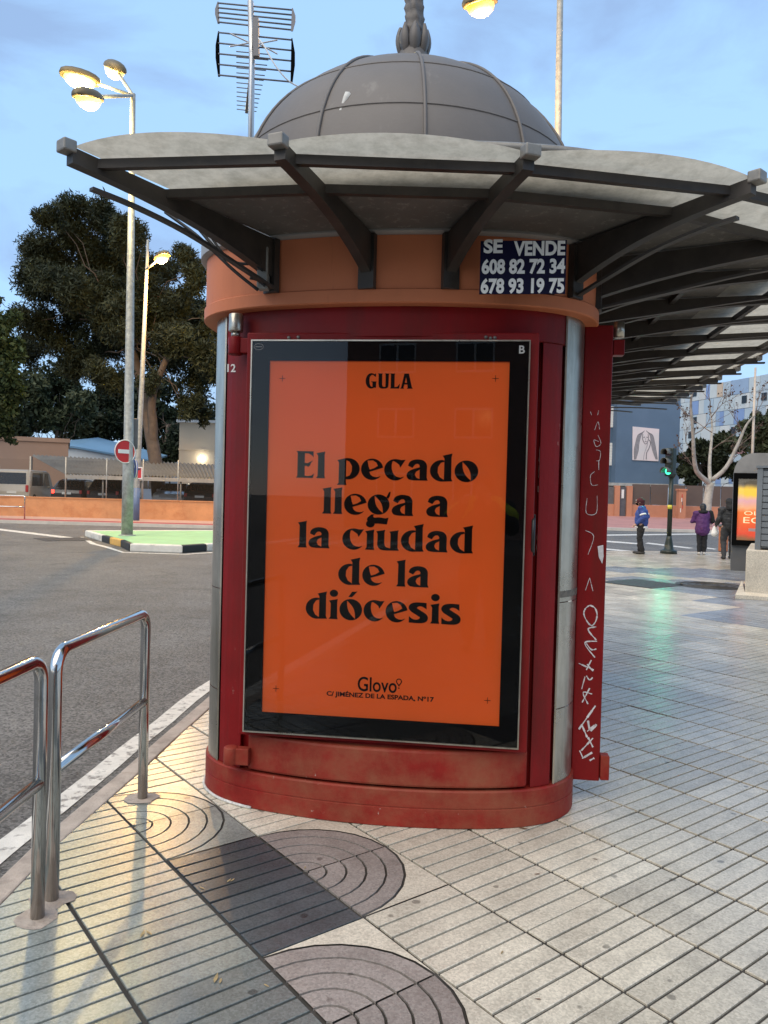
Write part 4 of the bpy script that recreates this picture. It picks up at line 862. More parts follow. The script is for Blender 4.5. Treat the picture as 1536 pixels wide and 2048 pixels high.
for k, x in enumerate(xs):
    q = MB(); q.tube([(x, 0, 0), (x, 0, ht*.97)], .03, 6); q.build('fence_post', M_galv, fe)
    if k: q = MB(); q.add([(xs[k-1]+.03, 0, .02), (x-.03, 0, .02), (x-.03, 0, ht*.9), (xs[k-1]+.03, 0, ht*.9)], [(0, 1, 2, 3)]); q.build('mesh_panel', M_mesh, fe)
# carport
cp = empty('carport', (0, 0, 0), 0, 'long low carport with grey corrugated roof behind the orange wall', 'carport')
M_corr = mat('corrugated_sheet', (.15, .14, .12), .7, var=.2, scale=1.2, dirt=(.06, .055, .05), dirt_amt=.6, dirt_scale=1.5)
c0, c1 = P(64, 910, 46.5), P(132, 947, 40.5); c2, c3 = P(470, 932, 46.5), P(470, 957, 40.5)
NC = 100; vs_ = []
for k in range(NC+1):
    t = k/NC; a, b = c0.lerp(c2, t), c1.lerp(c3, t); dz = .07*math.sin(k*math.pi); dz = .055 if k % 2 else -.055
    vs_ += [(a.x, a.y, a.z+dz), (b.x, b.y, b.z+dz)]
q = MB(); q.add(vs_, [(2*k, 2*k+1, 2*k+3, 2*k+2) for k in range(NC)]); o = q.build('roof_sheet', M_corr, cp); md = o.modifiers.new('solid', 'SOLIDIFY'); md.thickness = .03
q = MB(); q.bar(c1+Vector((0, -.06, -.16)), c3+Vector((0, -.06, -.16)), .1, .2); q.build('front_beam', mat('beam_pale', (.30, .29, .27), .6), cp)
for t in (0.0, .22, .45, .68, .9):
    for a, b in ((c1, c3), (c0, c2)):
        p = a.lerp(b, t); q = MB(); q.tube([(p.x, p.y, 0), (p.x, p.y, p.z-.1)], .05, 8); q.build('post', M_sback, cp)
# ------------------------------------------------------------------ vehicles
M_tyre = flatmat('tyre', (.015, .015, .015), .8); M_rim = mat('wheel_rim', (.35, .35, .35), .35, metal=.8); M_cglass = flatmat('car_glass', (.012, .014, .016), .08); M_tail = flatmat('tail_lamp', (.35, .012, .01), .3); M_taillit = mat('tail_lamp_lit', (.8, .02, .01), .3, emit=((1, .05, .03), 4)); M_plate = flatmat('plate', (.6, .6, .56), .4); M_bump = flatmat('bumper', (.03, .03, .03), .5)
def car(name, loc, rz, col, label, Lc=4.2, W=1.78, H=1.5, van=False, lit=False, cat='car'):
    t = empty(name, loc, rz, label, cat); paint = mat('paint_'+name+str(int(col[0]*1000))+str(int(col[2]*1000)), col, .3, var=.04, coat=.5, rvar=.04)
    hl = Lc/2       # rear at -y (towards the camera), nose at +y
    if van: prof = [(-hl, .35), (-hl-.02, .75), (-hl+.02, 1.05), (-hl+.10, H-.12), (-hl+.3, H), (hl-1.7, H), (hl-1.25, H-.12), (hl-.75, 1.05), (hl-.1, .9), (hl, .6), (hl-.03, .3)]
    else: prof = [(-hl, .38), (-hl-.01, .72), (-hl+.06, .92), (-hl+.20, 1.0), (-hl+.62, H-.08), (-hl+1.0, H), (hl-2.1, H-.02), (hl-1.15, .98), (hl-.25, .82), (hl, .6), (hl-.04, .3)]
    def wid(z): return W/2*(1-.0*z) if z < .95 else W/2*(1-(.06 if van else .20)*(z-.95)/(H-.95))
    mbx = MB(); n = len(prof); cols = (-1, -.86, 0, .86, 1); vs_ = []
    for c in cols:
        for (y, z) in prof: e = .035 if abs(c) == 1 else 0; vs_.append((c*wid(z), y*(1-e*.6), z-(e if z > 1 else 0)))
    fs = [(a*n+i, a*n+(i+1) % n, (a+1)*n+(i+1) % n, (a+1)*n+i) for a in range(4) for i in range(n)]+[tuple(range(n))[::-1], tuple(range(4*n, 5*n))]
    mbx.add(vs_, fs); b = mbx.build('body', paint, t, bevel=.04)
    def quad(name_, pts, m, par=t): q_ = MB(); q_.add(pts, [tuple(range(len(pts)))]); q_.build(name_, m, par)
    def face(i, s0, s1, wf, d=.012):    # patch on the loft face between profile i, i+1
        (y0, z0), (y1, z1) = prof[i], prof[i+1]; nrm = Vector((-(z1-z0), (y1-y0))).normalized(); f = lambda s_: (y0+(y1-y0)*s_+nrm.x*d, z0+(z1-z0)*s_+nrm.y*d); a, b_ = f(s0), f(s1)
        return [(-wid(a[1])*wf, *a), (wid(a[1])*wf, *a), (wid(b_[1])*wf, *b_), (-wid(b_[1])*wf, *b_)]
    quad('rear_window', face(2 if van else 3, .12, .92, .80), M_cglass)
    quad('windscreen', face(6, .05, .95, .82), M_cglass)
    za, zb_ = (1.08, H-.16) if van else (1.03, H-.12)
    for s_ in (-1, 1):
        segs = ((-hl+.35, -.15), (-.05, hl-1.35)) if van else ((-hl+.62, -.25), (-.15, hl-1.5))
        for (ya, yb_) in segs: quad('side_window', [(s_*(wid(za)+.008), ya, za), (s_*(wid(za)+.008), yb_, za), (s_*(wid(zb_)+.008), yb_-.25*(yb_ > 0), zb_), (s_*(wid(zb_)+.008), ya+.2, zb_)], M_cglass)
        q_ = MB(); q_.box((s_*W*.43, -hl-.005, .92 if van else .80), (.15, .07, .38 if van else .2)); q_.build('tail_lamp', M_taillit if (lit and s_ < 0) else M_tail, t, bevel=.02)
        q_ = MB(); q_.box((s_*W*.36, hl-.08, .68), (.34, .12, .15)); q_.build('headlight', M_plate, t, bevel=.03)
        for yw in (-hl+.72, hl-.82):
            q_ = MB(); q_.tube([(s_*(W/2-.20), yw, .31), (s_*(W/2+.005), yw, .31)], .31, 20); wh = q_.build('wheel', M_tyre, t); q_ = MB(); q_.tube([(s_*(W/2-.01), yw, .31), (s_*(W/2+.014), yw, .31)], .19, 14); q_.build('rim', M_rim, wh)
        q_ = MB(); q_.ball((s_*(W/2+.09), hl-1.75, 1.02), (.10, .06, .075), 8); q_.build('mirror', paint, t)
    q_ = MB(); q_.box((0, -hl-.02, .42), (W*.94, .12, .2)); q_.build('rear_bumper', M_bump, t, bevel=.03)
    q_ = MB(); q_.box((0, -hl-.03, .72 if not van else .70), (.5, .02, .12)); q_.build('number_plate', M_plate, t)
    return t
def gl_(x, Y): return Vector((P(x, 1000, Y).x, Y, .45))
car('parked_van', gl_(55, 44.0), R_(4), (.40, .37, .31), 'pale beige van seen from behind left of the carport', 4.4, 1.86, 1.95, True, cat='van')
car('parked_van', gl_(2, 45.5), R_(3), (.20, .18, .15), 'dull brown van half cut off at the left picture edge', 4.4, 1.8, 1.9, True, cat='van')
car('parked_car', gl_(160, 44.5), R_(2), (.015, .014, .016), 'black car with one lit red tail lamp under the carport', 4.1, 1.76, 1.5, lit=True)
car('parked_car', gl_(232, 44.4), R_(0), (.022, .022, .024), 'black tall car behind the lamp post under the carport', 4.2, 1.84, 1.62)
car('parked_van', gl_(268, 50.5), R_(0), (.55, .57, .60), 'silver van parked behind the black cars near the pine trunk', 4.6, 1.9, 2.1, True, cat='van')
car('parked_car', gl_(352, 45.0), R_(182), (.58, .57, .54), 'white car facing the road right of the pine trunk', 4.1, 1.76, 1.45)
car('parked_car', gl_(412, 44.6), R_(3), (.02, .02, .022), 'black car beside the white one, partly behind the kiosk', 4.1, 1.78, 1.5)
# ------------------------------------------------------------------ buildings left
def blk(t, name, x0, x1, y0, y1, z0, z1, m, bevel=0): q_ = MB(); q_.b2(x0, x1, y0, y1, z0, z1); return q_.build(name, m, t, bevel)
M_pinkb = mat('pink_render', (.32, .22, .17), .85, var=.1, scale=.5); M_whiteb = mat('white_render', (.55, .58, .60), .8, var=.08, scale=.4); M_blueroof = mat('blue_roof', (.15, .28, .42), .5, var=.1, scale=.4); M_creamb = mat('cream_render', (.52, .44, .34), .85, var=.08, scale=.5)
a = P(-60, 878, 52); b = P(137, 886, 52)
bd = empty('low_building', (b.x, 52, 0), R_(22.5), 'low flat-roofed pinkish brown building left of the carport', 'building'); a.x -= b.x; bz = b.z; b = Vector((0, 0, bz)); blk(bd, 'wall', a.x, 0, 0, 8, 0, bz, M_pinkb); blk(bd, 'parapet', a.x-.1, .1, -.1, 8.1, bz+.001, bz+.28, M_pinkb)
blk(bd, 'door', b.x-3.2, b.x-2.3, -.05, 0, 0, 2.1, M_sback); blk(bd, 'window', b.x-5.4, b.x-4.2, -.05, 0, 1.0, 2.1, M_cglass)
bd = empty('hall', (0, 62, 0), 0, 'white hall with pale blue low gabled roof behind the carport', 'building'); a, b, c_, d_ = P(58, 876, 62), P(290, 905, 62), P(150, 868, 62), P(140, 893, 62)
q = MB(); q.add([(a.x, 0, 0), (b.x, 0, 0), (b.x, 0, b.z-.6), (c_.x, 0, d_.z), (a.x, 0, d_.z), (a.x, 12, 0), (b.x, 12, 0), (b.x, 12, b.z-.6), (c_.x, 12, d_.z), (a.x, 12, d_.z)], [(0, 1, 2, 3, 4), (9, 8, 7, 6, 5), (0, 5, 6, 1), (1, 6, 7, 2)]); q.build('wall', M_whiteb, bd)
q = MB(); q.add([(a.x-.3, -.3, d_.z+.02), (c_.x, -.3, d_.z+.02), (b.x+.4, -.3, b.z-.58), (b.x+.4, 5, b.z+.05), (c_.x, 5, c_.z+.1), (a.x-.3, 5, a.z)], [(0, 1, 4, 5), (1, 2, 3, 4)]); o = q.build('roof', M_blueroof, bd); md = o.modifiers.new('solid', 'SOLIDIFY'); md.thickness = .15
bd = empty('cream_building', (0, 58, 0), 0, 'plain cream building with a wall lamp just left of the kiosk', 'building'); a = P(359, 850, 58); b = P(470, 840, 58); blk(bd, 'wall', a.x, b.x, 0, 9, 0, a.z+.2, M_creamb); blk(bd, 'string_course', a.x-.04, b.x, -.06, -.001, P(390, 899, 58).z-.05, P(390, 899, 58).z+.05, M_creamb); blk(bd, 'roof_edge', a.x-.2, b.x, -.2, 9.1, a.z+.201, a.z+.4, M_whiteb)
wlmp = P(403, 917, 57.8); q = MB(); q.ball((wlmp.x, -.3, wlmp.z), .22, 10); q.build('wall_lamp', mat('wall_lamp_glow', (1, 1, .9), .4, emit=((1, .92, .70), 14)), bd)
# ------------------------------------------------------------------ trees
def leaf_mesh(name, cl_, n, size, mat_, parent, aspect=.5, outward=.5, shell=.55, seed=1, flat=1.0):
    """leaf-sized faces spread through clumps (centre, radius)"""
    r = np.random.default_rng(seed); cs = np.array([c for c, _ in cl_], float); rs = np.array([q_ for _, q_ in cl_], float)
    w_ = rs**2/np.sum(rs**2); idx = r.choice(len(cs), n, p=w_); d = r.normal(size=(n, 3)); d /= np.linalg.norm(d, axis=1)[:, None]
    rad = shell+(1-shell)*r.random(n)**.6; rad *= 1+.12*r.normal(size=n); pos = cs[idx]+d*(rs[idx]*rad)[:, None]*np.array([1, 1, flat])
    t = d*outward+r.normal(size=(n, 3))*.6; t /= np.linalg.norm(t, axis=1)[:, None]; s_ = np.cross(t, r.normal(size=(n, 3))); s_ /= np.linalg.norm(s_, axis=1)[:, None]
    L_ = size*(.6+.8*r.random(n))[:, None]; W_ = L_*aspect
    v = np.empty((n, 4, 3)); v[:, 0] = pos-t*L_*.5; v[:, 1] = pos+s_*W_*.5; v[:, 2] = pos+t*L_*.5; v[:, 3] = pos-s_*W_*.5
    me = bpy.data.meshes.new(name); me.vertices.add(4*n); me.vertices.foreach_set('co', v.ravel()); me.loops.add(4*n); me.loops.foreach_set('vertex_index', np.arange(4*n, dtype=np.int32)); me.polygons.add(n); me.polygons.foreach_set('loop_start', np.arange(0, 4*n, 4, dtype=np.int32)); me.polygons.foreach_set('loop_total', np.full(n, 4, dtype=np.int32)); me.update(calc_edges=True); me.materials.append(mat_)
    return link(name, me, parent)
def leafmat(name, c1, c2, sc=.9):
    m = bpy.data.materials.new(name); m.use_nodes = True; nt = m.node_tree; n = nt.nodes; l = nt.links.new; b = n['Principled BSDF']; b.inputs['Roughness'].default_value = .65; b.inputs['Specular IOR Level'].default_value = .25
    geo = n.new('ShaderNodeNewGeometry'); nz1 = n.new('ShaderNodeTexNoise'); nz1.inputs['Scale'].default_value = sc; nz1.inputs['Detail'].default_value = 5; l(geo.outputs['Position'], nz1.inputs['Vector'])
    r = n.new('ShaderNodeValToRGB'); r.color_ramp.elements[0].position = .35; r.color_ramp.elements[1].position = .68; r.color_ramp.elements[0].color = (*c1, 1); r.color_ramp.elements[1].color = (*c2, 1); l(nz1.outputs[0], r.inputs[0]); l(r.outputs[0], b.inputs['Base Color'])
    return m
LM_pine = leafmat('pine_needles', (.013, .019, .009), (.042, .050, .021)); LM_dark = leafmat('dark_foliage', (.010, .016, .008), (.030, .042, .018)); LM_olive = leafmat('olive_foliage', (.028, .040, .018), (.075, .085, .04)); LM_broad = leafmat('broad_leaves', (.012, .026, .010), (.035, .06, .022)); LM_brown = leafmat('brown_leaves', (.06, .035, .025), (.13, .075, .05), 3)
M_bark = mat('pine_bark', (.10, .075, .058), .9, var=.3, scale=3, bump=.6, bscale=14); M_plane = mat('plane_bark', (.42, .38, .32), .8, var=.25, scale=4, dirt=(.20, .18, .14), dirt_amt=.7, dirt_scale=3)
def lobes(px, Y, spread, sub=7, rk=.55):
    o = []
    for (x, y, r) in px:
        dY = random.uniform(-spread, spread); c = P(x, y, Y+dY); R0 = r/FPX*(Y+dY)
        for k in range(sub):
            d = Vector((random.gauss(0, 1), random.gauss(0, 1), random.gauss(0, 1))).normalized(); o.append((tuple(c+d*R0*random.uniform(.35, .75)), R0*rk*random.uniform(.6, 1.1)))
    return o
def branch(mbx, a, b, r0, r1, wob=.15, n=5):
    a, b = Vector(a), Vector(b); pts = []
    for k in range(n+1): t = k/n; w_ = wob*(b-a).length*math.sin(math.pi*t); pts.append(a.lerp(b, t)+Vector((random.uniform(-w_, w_), random.uniform(-w_, w_), random.uniform(-w_, w_)))*.5)
    mbx.tube(pts, [r0+(r1-r0)*k/n for k in range(n+1)], 8); return pts
def tree(name, label, base, trunk, lob, Y, spread, n, size, lm, bark=M_bark, r0=.35, seed=3, aspect=.35, group=None, sub=7, rk=.55, shell=.45):
    t = empty(name, (0, 0, 0), 0, label, 'tree', group); t.location = base
    cl_ = [(tuple(Vector(c)-base), r) for c, r in lobes(lob, Y, spread, sub, rk)]
    mbx = MB(); pts = [Vector(p)-base for p in trunk]; mbx.tube(spline(pts, 4), [r0*(1-.6*k/(4*(len(pts)-1))) for k in range(4*(len(pts)-1)+1)], 10)
    top = pts[-1]
    for c, r in cl_[::max(1, len(cl_)//26)]:
        s_ = pts[random.choice(range(max(1, len(pts)-2), len(pts)))]; branch(mbx, s_, s_.lerp(Vector(c), .9), r0*.12, .015)
    mbx.build('trunk', bark, t); leaf_mesh('crown', cl_, n, size, lm, t, aspect=aspect, seed=seed, shell=shell); return t, cl_
YP = 49
pine_l = [(100, 440, 38), (150, 430, 45), (205, 435, 42), (250, 460, 45), (90, 500, 50), (150, 500, 60), (215, 510, 60), (270, 530, 55), (75, 570, 50), (130, 580, 60), (195, 590, 60), (260, 610, 60), (65, 640, 45), (110, 660, 55), (330, 545, 36), (365, 520, 36), (385, 560, 40), (350, 600, 45), (390, 630, 45), (320, 650, 50), (375, 690, 50), (425, 650, 45), (430, 720, 50), (395, 760, 45), (330, 720, 45), (255, 690, 55), (190, 680, 50), (150, 730, 45), (215, 750, 50), (380, 805, 34), (405, 835, 22), (300, 765, 35), (60, 700, 40), (240, 560, 55), (170, 620, 60), (285, 640, 50), (345, 680, 50), (270, 480, 40), (300, 590, 45), (110, 540, 55), (360, 640, 45), (230, 640, 55)]
pb_ = Vector((P(322, 1000, YP-3).x, YP-3, 0))
pine, _c = tree('pine_tree', 'large dark pine with forked trunk rising behind the carport', pb_, [pb_, P(312, 930, YP-3), P(298, 850, YP-2.5), P(282, 770, YP-1), P(262, 690, YP), P(240, 620, YP)], pine_l, YP, 4.2, 210000, .30, LM_pine, r0=.46, seed=11, aspect=.24, sub=13, rk=.52, shell=.15)
q = MB(); f0 = P(305, 890, YP-2.8)-pb_; q.tube(spline([f0, P(306, 850, YP-3)-pb_, P(306, 790, YP-3.2)-pb_, P(340, 700, YP-3)-pb_], 4), [.34-.015*k for k in range(13)], 9); q.build('fork_limb', M_bark, pine)
bl = Vector((P(-30, 1000, 41).x, 41, 0))
tree('broadleaf_tree', 'leafy dark green tree cut off by the left picture edge', bl, [bl, P(-35, 900, 41), P(-25, 780, 41)], [(5, 640, 34), (-5, 690, 45), (15, 740, 38), (0, 800, 45), (25, 690, 26), (-40, 620, 50), (-40, 740, 60), (35, 780, 25), (10, 850, 35)], 41, 1.5, 9000, .30, LM_broad, r0=.22, seed=5, aspect=.45)
for k, (bx, Y, lob, lm, lab, sz) in enumerate((
    (110, 66, [(60, 790, 45), (110, 780, 50), (160, 800, 40), (90, 840, 45), (140, 845, 45), (40, 850, 40)], LM_olive, 'olive green round tree behind the pink building', .5),
    (190, 72, [(190, 820, 40), (230, 800, 45), (215, 855, 40), (260, 850, 45), (250, 800, 40), (180, 870, 30)], LM_dark, 'dark tree behind the blue hall roof left of the post', .55),
    (330, 70, [(300, 820, 45), (340, 850, 45), (320, 790, 45), (370, 880, 40), (340, 900, 40), (290, 870, 40), (400, 900, 40), (415, 850, 40)], LM_dark, 'dark tree between the pine trunk and the cream building', .55),
    (10, 64, [(-20, 800, 50), (20, 830, 45), (30, 870, 35), (-30, 860, 50), (0, 780, 40)], LM_dark, 'very dark tree behind the low pink building at far left', .5))):
    b0 = Vector((P(bx, 1000, Y).x, Y, 0)); tree('background_tree', lab, b0, [b0, P(bx, 930, Y), P(bx+5, 850, Y)], lob, Y, 2.5, 11000, sz, lm, r0=.3, seed=20+k, aspect=.4, group='trees behind the car park')
# ------------------------------------------------------------------ far side, right
M_redpave = mat('far_red_pavement', (.40, .19, .165), .8, var=.14, scale=.7); M_briko = mat('wall_terracotta', (.46, .20, .115), .85, var=.12, scale=.8, bump=.2, bscale=10); M_brfence = mat('fence_brown', (.105, .075, .058), .6, var=.12, scale=.6); M_blueb = mat('blue_render', (.095, .15, .225), .8, var=.10, scale=.25, dirt=(.13, .19, .27), dirt_amt=.4, dirt_scale=.3)
YW = 58.0; zW = P(1250, 1032, YW).z; yK = G(1300, 1063, -.12).y
q = MB(); q.add([(8, yK, -.14), (60, yK, -.14), (60, yK, .03), (8, yK, .03), (8, yK+.3, .04), (60, yK+.3, .04)], [(0, 1, 2, 3), (3, 2, 5, 4)]); tag(q.build('opposite_kerb', M_farkerb), kind='structure')
q = MB(); q.add([(8, yK+.3, .038), (70, yK+.3, .038), (90, YW+.5, zW), (8, YW+.5, zW)], [(0, 1, 2, 3)]); tag(q.build('opposite_pavement', M_redpave), kind='structure')
q = MB(); q.add([(8, YW+.5, zW-.01), (200, YW+.5, zW-.01), (200, 180, zW), (8, 180, zW)], [(0, 1, 2, 3)]); tag(q.build('garden_ground', mat('garden_ground', (.13, .12, .09), .9)), kind='structure')
fw = empty('garden_wall', (0, YW, zW), 0, 'low terracotta wall with brown panel fence across the road on the right', 'wall')
X = lambda x: P(x, 1000, YW).x
zl = P(1300, 1010, YW).z-zW; zh = P(1300, 969, YW).z-zW
for xa, xb in ((1150, 1212), (1262, 1700)): blk(fw, 'low_wall', X(xa), X(xb), -.12, .12, -.1, zl, M_briko)
for xa, xb in ((1228, 1238), (1252, 1263)): blk(fw, 'pillar', X(xa), X(xb), -.22, .22, -.1, zh*.94, M_briko)
blk(fw, 'gate', X(1238)+.02, X(1252)-.02, -.05, .05, 0, zh*.9, mat('gate_grey', (.09, .09, .10), .5)); blk(fw, 'gate_notice', X(1242), X(1247), -.075, -.052, zh*.55, zh*.82, M_swhite)
blk(fw, 'fence_panel', X(1200), X(1228)-.03, -.03, .03, zl+.01, zh*.9, M_sback); blk(fw, 'low_wall', X(1200), X(1228)-.01, -.12, .12, -.1, zl, M_briko)
xs = [1263, 1300, 1336, 1371, 1406, 1441, 1476, 1511, 1546, 1600, 1660]
for a, b in zip(xs[:-1], xs[1:]): blk(fw, 'fence_panel', X(a)+.03, X(b)-.03, -.04, .04, zl+.01, zh, M_brfence)
pl_ = empty('painted_pillar', (X(1350), YW-1.2, zW-.05), 0, 'short graffitied pillar behind the traffic light pole', 'pillar'); blk(pl_, 'shaft', -.26, .26, -.26, .26, 0, 2.05, M_briko); blk(pl_, 'cap', -.32, .32, -.32, .32, 2.051, 2.18, M_briko)
for k in range(5): q = MB(); a_ = random.uniform(-1, 1); q.box((random.uniform(-.12, .12), -.266, .6+.26*k), (.05, .006, .30)); o = q.build('paint_mark', (M_swhite, M_sred, M_sback)[k % 3], pl_)
# blue apartment block
YB = 66; bb = empty('apartment_block', (0, YB, zW), 0, 'plain dark blue apartment block end wall with a drawn portrait panel', 'building')
xl, xr = P(1232, 900, YB).x, P(1358, 900, YB).x; zb0 = P(1290, 967, YB).z-zW; z_top = 14.5
blk(bb, 'end_wall', xl, xr, 0, 14, zb0, z_top, M_blueb); xl2 = P(1150, 900, YB).x; blk(bb, 'recessed_wing', xl2, xl-.002, 1.2, 14, zb0, z_top, mat('blue_render_dark', (.075, .125, .19), .8, var=.08, scale=.3))
blk(bb, 'slab', xl2, xr+.1, -.1, 14, zb0-.25, zb0-.002, mat('slab_concrete', (.36, .35, .33), .8))
for x in (xl+1, (xl+xr)/2, xr-1, xl2+3): blk(bb, 'ground_column', x-.2, x+.2, .5, .9, 0, zb0-.251, M_whiteb)
blk(bb, 'ground_floor_wall', xl2, xr-.4, 5, 13, 0, zb0-.252, M_whiteb)
for ya, yb_ in ((813, 855), (886, 931), (740, 785)):
    za, zb_ = P(1226, yb_, YB+1.2).z-zW, P(1226, ya, YB+1.2).z-zW; xa, xb = P(1208, 900, YB+1.2).x, P(1228, 900, YB+1.2).x
    w_ = blk(bb, 'window', xa, xb, 1.14, 1.198, za, zb_, M_swhite); [blk(w_, 'shutter_slat', xa+.05, xb-.05, 1.12, 1.138, za+(zb_-za)*k/8+.02, za+(zb_-za)*(k+1)/8-.02, M_swhite) for k in range(8)]
# drawn portrait on the blue wall
ym = YB-.08; pan = empty('portrait_panel', (0, ym, 0), 0, 'pale panel with a sketched long-haired figure on the blue wall', 'mural')
pc_ = [P(1265.5, 853, ym), P(1318.5, 858, ym), P(1317, 922.5, ym), P(1265, 920, ym)]
q = MB(); q.add([(p.x, 0, p.z) for p in pc_]+[(p.x, .06, p.z) for p in pc_], [(3, 2, 1, 0), (0, 1, 5, 4), (1, 2, 6, 5), (2, 3, 7, 6), (3, 0, 4, 7)]); q.build('board', mat('panel_print', (.66, .62, .62), .7, var=.10, scale=.9, col2=(.72, .60, .60)), pan)
def M2(x, y): p = P(1265+x*.2188, 853+y*.2188, ym-.02); return (p.x, p.z)   # x,y in crop units 0..245 / 0..315
M_ink = flatmat('sketch_ink', (.13, .12, .13), .8); M_ink2 = flatmat('sketch_grey', (.36, .34, .36), .8)
def sk(pts, w_, m, y): 
    q_ = MB(); dn = spline([(*M2(*p)[:1], 0, M2(*p)[1]) for p in pts], 5); half_ = w_/2
    for a_, b_ in zip(dn[:-1], dn[1:]):
        d = Vector((b_.x-a_.x, b_.z-a_.z)); 
        if d.length < 1e-6: continue
        d.normalize(); q_.add([(a_.x-d.y*half_, y, a_.z+d.x*half_), (a_.x+d.y*half_, y, a_.z-d.x*half_), (b_.x+d.y*half_, y, b_.z-d.x*half_), (b_.x-d.y*half_, y, b_.z+d.x*half_)], [(0, 1, 2, 3)])
    q_.build('sketch_line', m, pan)
for k in range(7):
    sk([(110-3*k, 38+3*k), (80-5*k, 80), (60-5*k, 150), (52-6*k, 220), (30-2*k, 300)], .055, M_ink2 if k % 2 else M_ink, -.012-.001*k)
    sk([(125+3*k, 38+3*k), (160+4*k, 80), (172+5*k, 150), (185+5*k, 220), (215+2*k, 300)], .055, M_ink2 if k % 2 else M_ink, -.012-.001*k)
sk([(95, 70), (92, 110), (105, 145), (122, 160), (138, 140), (146, 105), (142, 70)], .05, M_ink, -.021); sk([(100, 100), (112, 96)], .07, M_ink, -.022); sk([(128, 96), (140, 100)], .07, M_ink, -.022); sk([(122, 105), (118, 122), (124, 125)], .04, M_ink2, -.022); sk([(112, 137), (130, 137)], .05, M_ink, -.022)
sk([(150, 120), (165, 150), (150, 200), (130, 240), (125, 300)], .06, M_ink, -.022); sk([(140, 150), (128, 190), (108, 250), (100, 305)], .05, M_ink2, -.022)
# coloured panel building
YC = 96; cb = empty('panel_building', (0, 0, 0), 0, 'tall building clad in pale blue, grey and coloured panels beyond the trees', 'building')
ca_, cb_ = Vector((P(1352, 900, YC+8).x, YC+8, zW)), Vector((P(1640, 900, YC-14).x, YC-14, zW)); dv = (cb_-ca_); Lb = dv.length; du = dv.normalized(); ang = math.atan2(du.y, du.x); cb.location = ca_; cb.rotation_euler = (0, 0, ang); Hc = P(1480, 757, YC-3).z-zW
blk(cb, 'core', 0, Lb, .12, 14, 0, Hc, mat('panel_core', (.30, .34, .38), .7)); 
cols_ = [mat('panel_%d' % i, c, .5, var=.06, scale=.5, spec=.5) for i, c in enumerate([(.46, .52, .56), (.52, .57, .58), (.38, .46, .53), (.55, .57, .56), (.30, .39, .52), (.50, .55, .56), (.43, .50, .55), (.56, .55, .52), (.56, .28, .28), (.22, .31, .52), (.58, .44, .32), (.64, .63, .60)])]
NR, NCc = 9, 30; hr = Hc/NR; pm = {}
for r in range(NR):
    x = 0
    while x < Lb-.2:
        wv = random.choice((.7, 1.0, 1.3, 1.7)); wv = min(wv, Lb-x); m = random.choices(cols_, [6, 6, 5, 5, 4, 5, 5, 3, 1.4, 2.6, 1.4, 3])[0]; key = (m.name, round(wv, 2))
        if key not in pm: q = MB(); q.b2(.02, wv-.02, 0, .1, .02, hr-.03); me = q.mesh('facade_panel'); me.materials.append(m); pm[key] = me
        o = link('facade_panel', pm[key], cb); o.location = (x, random.uniform(-.03, .02), r*hr); x += wv
for k in range(16):
    x, r = random.uniform(1, Lb-1.5), random.randint(2, NR-1); blk(cb, 'window', x, x+.8, -.06, -.04, r*hr+.6, r*hr+1.5, M_cglass)
# trees right
YT = 54
for k, (bx, Y, lob, lab, n) in enumerate((
    (1400, 63, [(1375, 930, 24), (1400, 905, 28), (1430, 915, 28), (1455, 890, 28), (1420, 940, 26), (1385, 955, 18), (1450, 930, 28), (1480, 945, 24), (1365, 945, 14)], 'dark round tree behind the fence between blue block and bare tree', 11000),
    (1510, 60, [(1500, 865, 30), (1530, 850, 34), (1475, 885, 22), (1515, 900, 36), (1550, 900, 40), (1560, 850, 36), (1500, 940, 30), (1540, 950, 36)], 'larger dark olive tree behind the advertising kiosk at far right', 12000))):
    b0 = Vector((P(bx, 1000, Y).x, Y, zW)); tree('evergreen_tree', lab, b0, [b0, P(bx, 985, Y), P(bx+3, 930, Y)], lob, Y, 1.6, n, .42, LM_pine if k == 0 else LM_olive, r0=.22, seed=40+k, aspect=.45, group='evergreen trees across the road')
YT = 47; zg = .20; b0 = P(1411, 1046, YT); b0.z = .12
bt = empty('bare_plane_tree', b0, 0, 'pale bare plane tree with three upright limbs before the fence', 'tree'); q = MB()
PT = lambda x, y, dy=0: P(x, y, YT+dy)-b0
limbs = [[(1413, 1050), (1414, 1010), (1421, 965)], [(1421, 968), (1395, 945), (1388, 915), (1386, 870), (1382, 815), (1383, 790)], [(1421, 968), (1419, 930), (1423, 880), (1424, 850), (1420, 815)], [(1424, 960), (1452, 935), (1475, 890), (1493, 850), (1510, 830)]]
for k, l_ in enumerate(limbs):
    pts = spline([PT(x, y, (0, -.6, .4, -.3)[k]*j) for j, (x, y) in enumerate(l_)], 4); r0 = (.31, .165, .125, .145)[k]; n_ = len(pts); q.tube(pts, [r0*(1-(.25 if k == 0 else .72)*i/(n_-1)) for i in range(n_)], 9)
q.build('trunk', M_plane, bt); q = MB(); twigs = []; random.seed(31)
def twig(p, d, ln, r, depth):
    e = p+d*ln; m_ = p.lerp(e, .5)+Vector((random.uniform(-1, 1), random.uniform(-1, 1), random.uniform(-1, 1)))*ln*.10; q.tube([p, m_, e], [r, r*.75, r*.5], 5)
    if depth == 0: twigs.append(e); return
    for _ in range(random.randint(2, 3)):
        nd = (d+Vector((random.uniform(-1, 1), random.uniform(-1, 1), random.uniform(-.5, .8)))*.75).normalized(); twig(e if random.random() < .6 else m_, nd, ln*random.uniform(.6, .85), r*.6, depth-1)
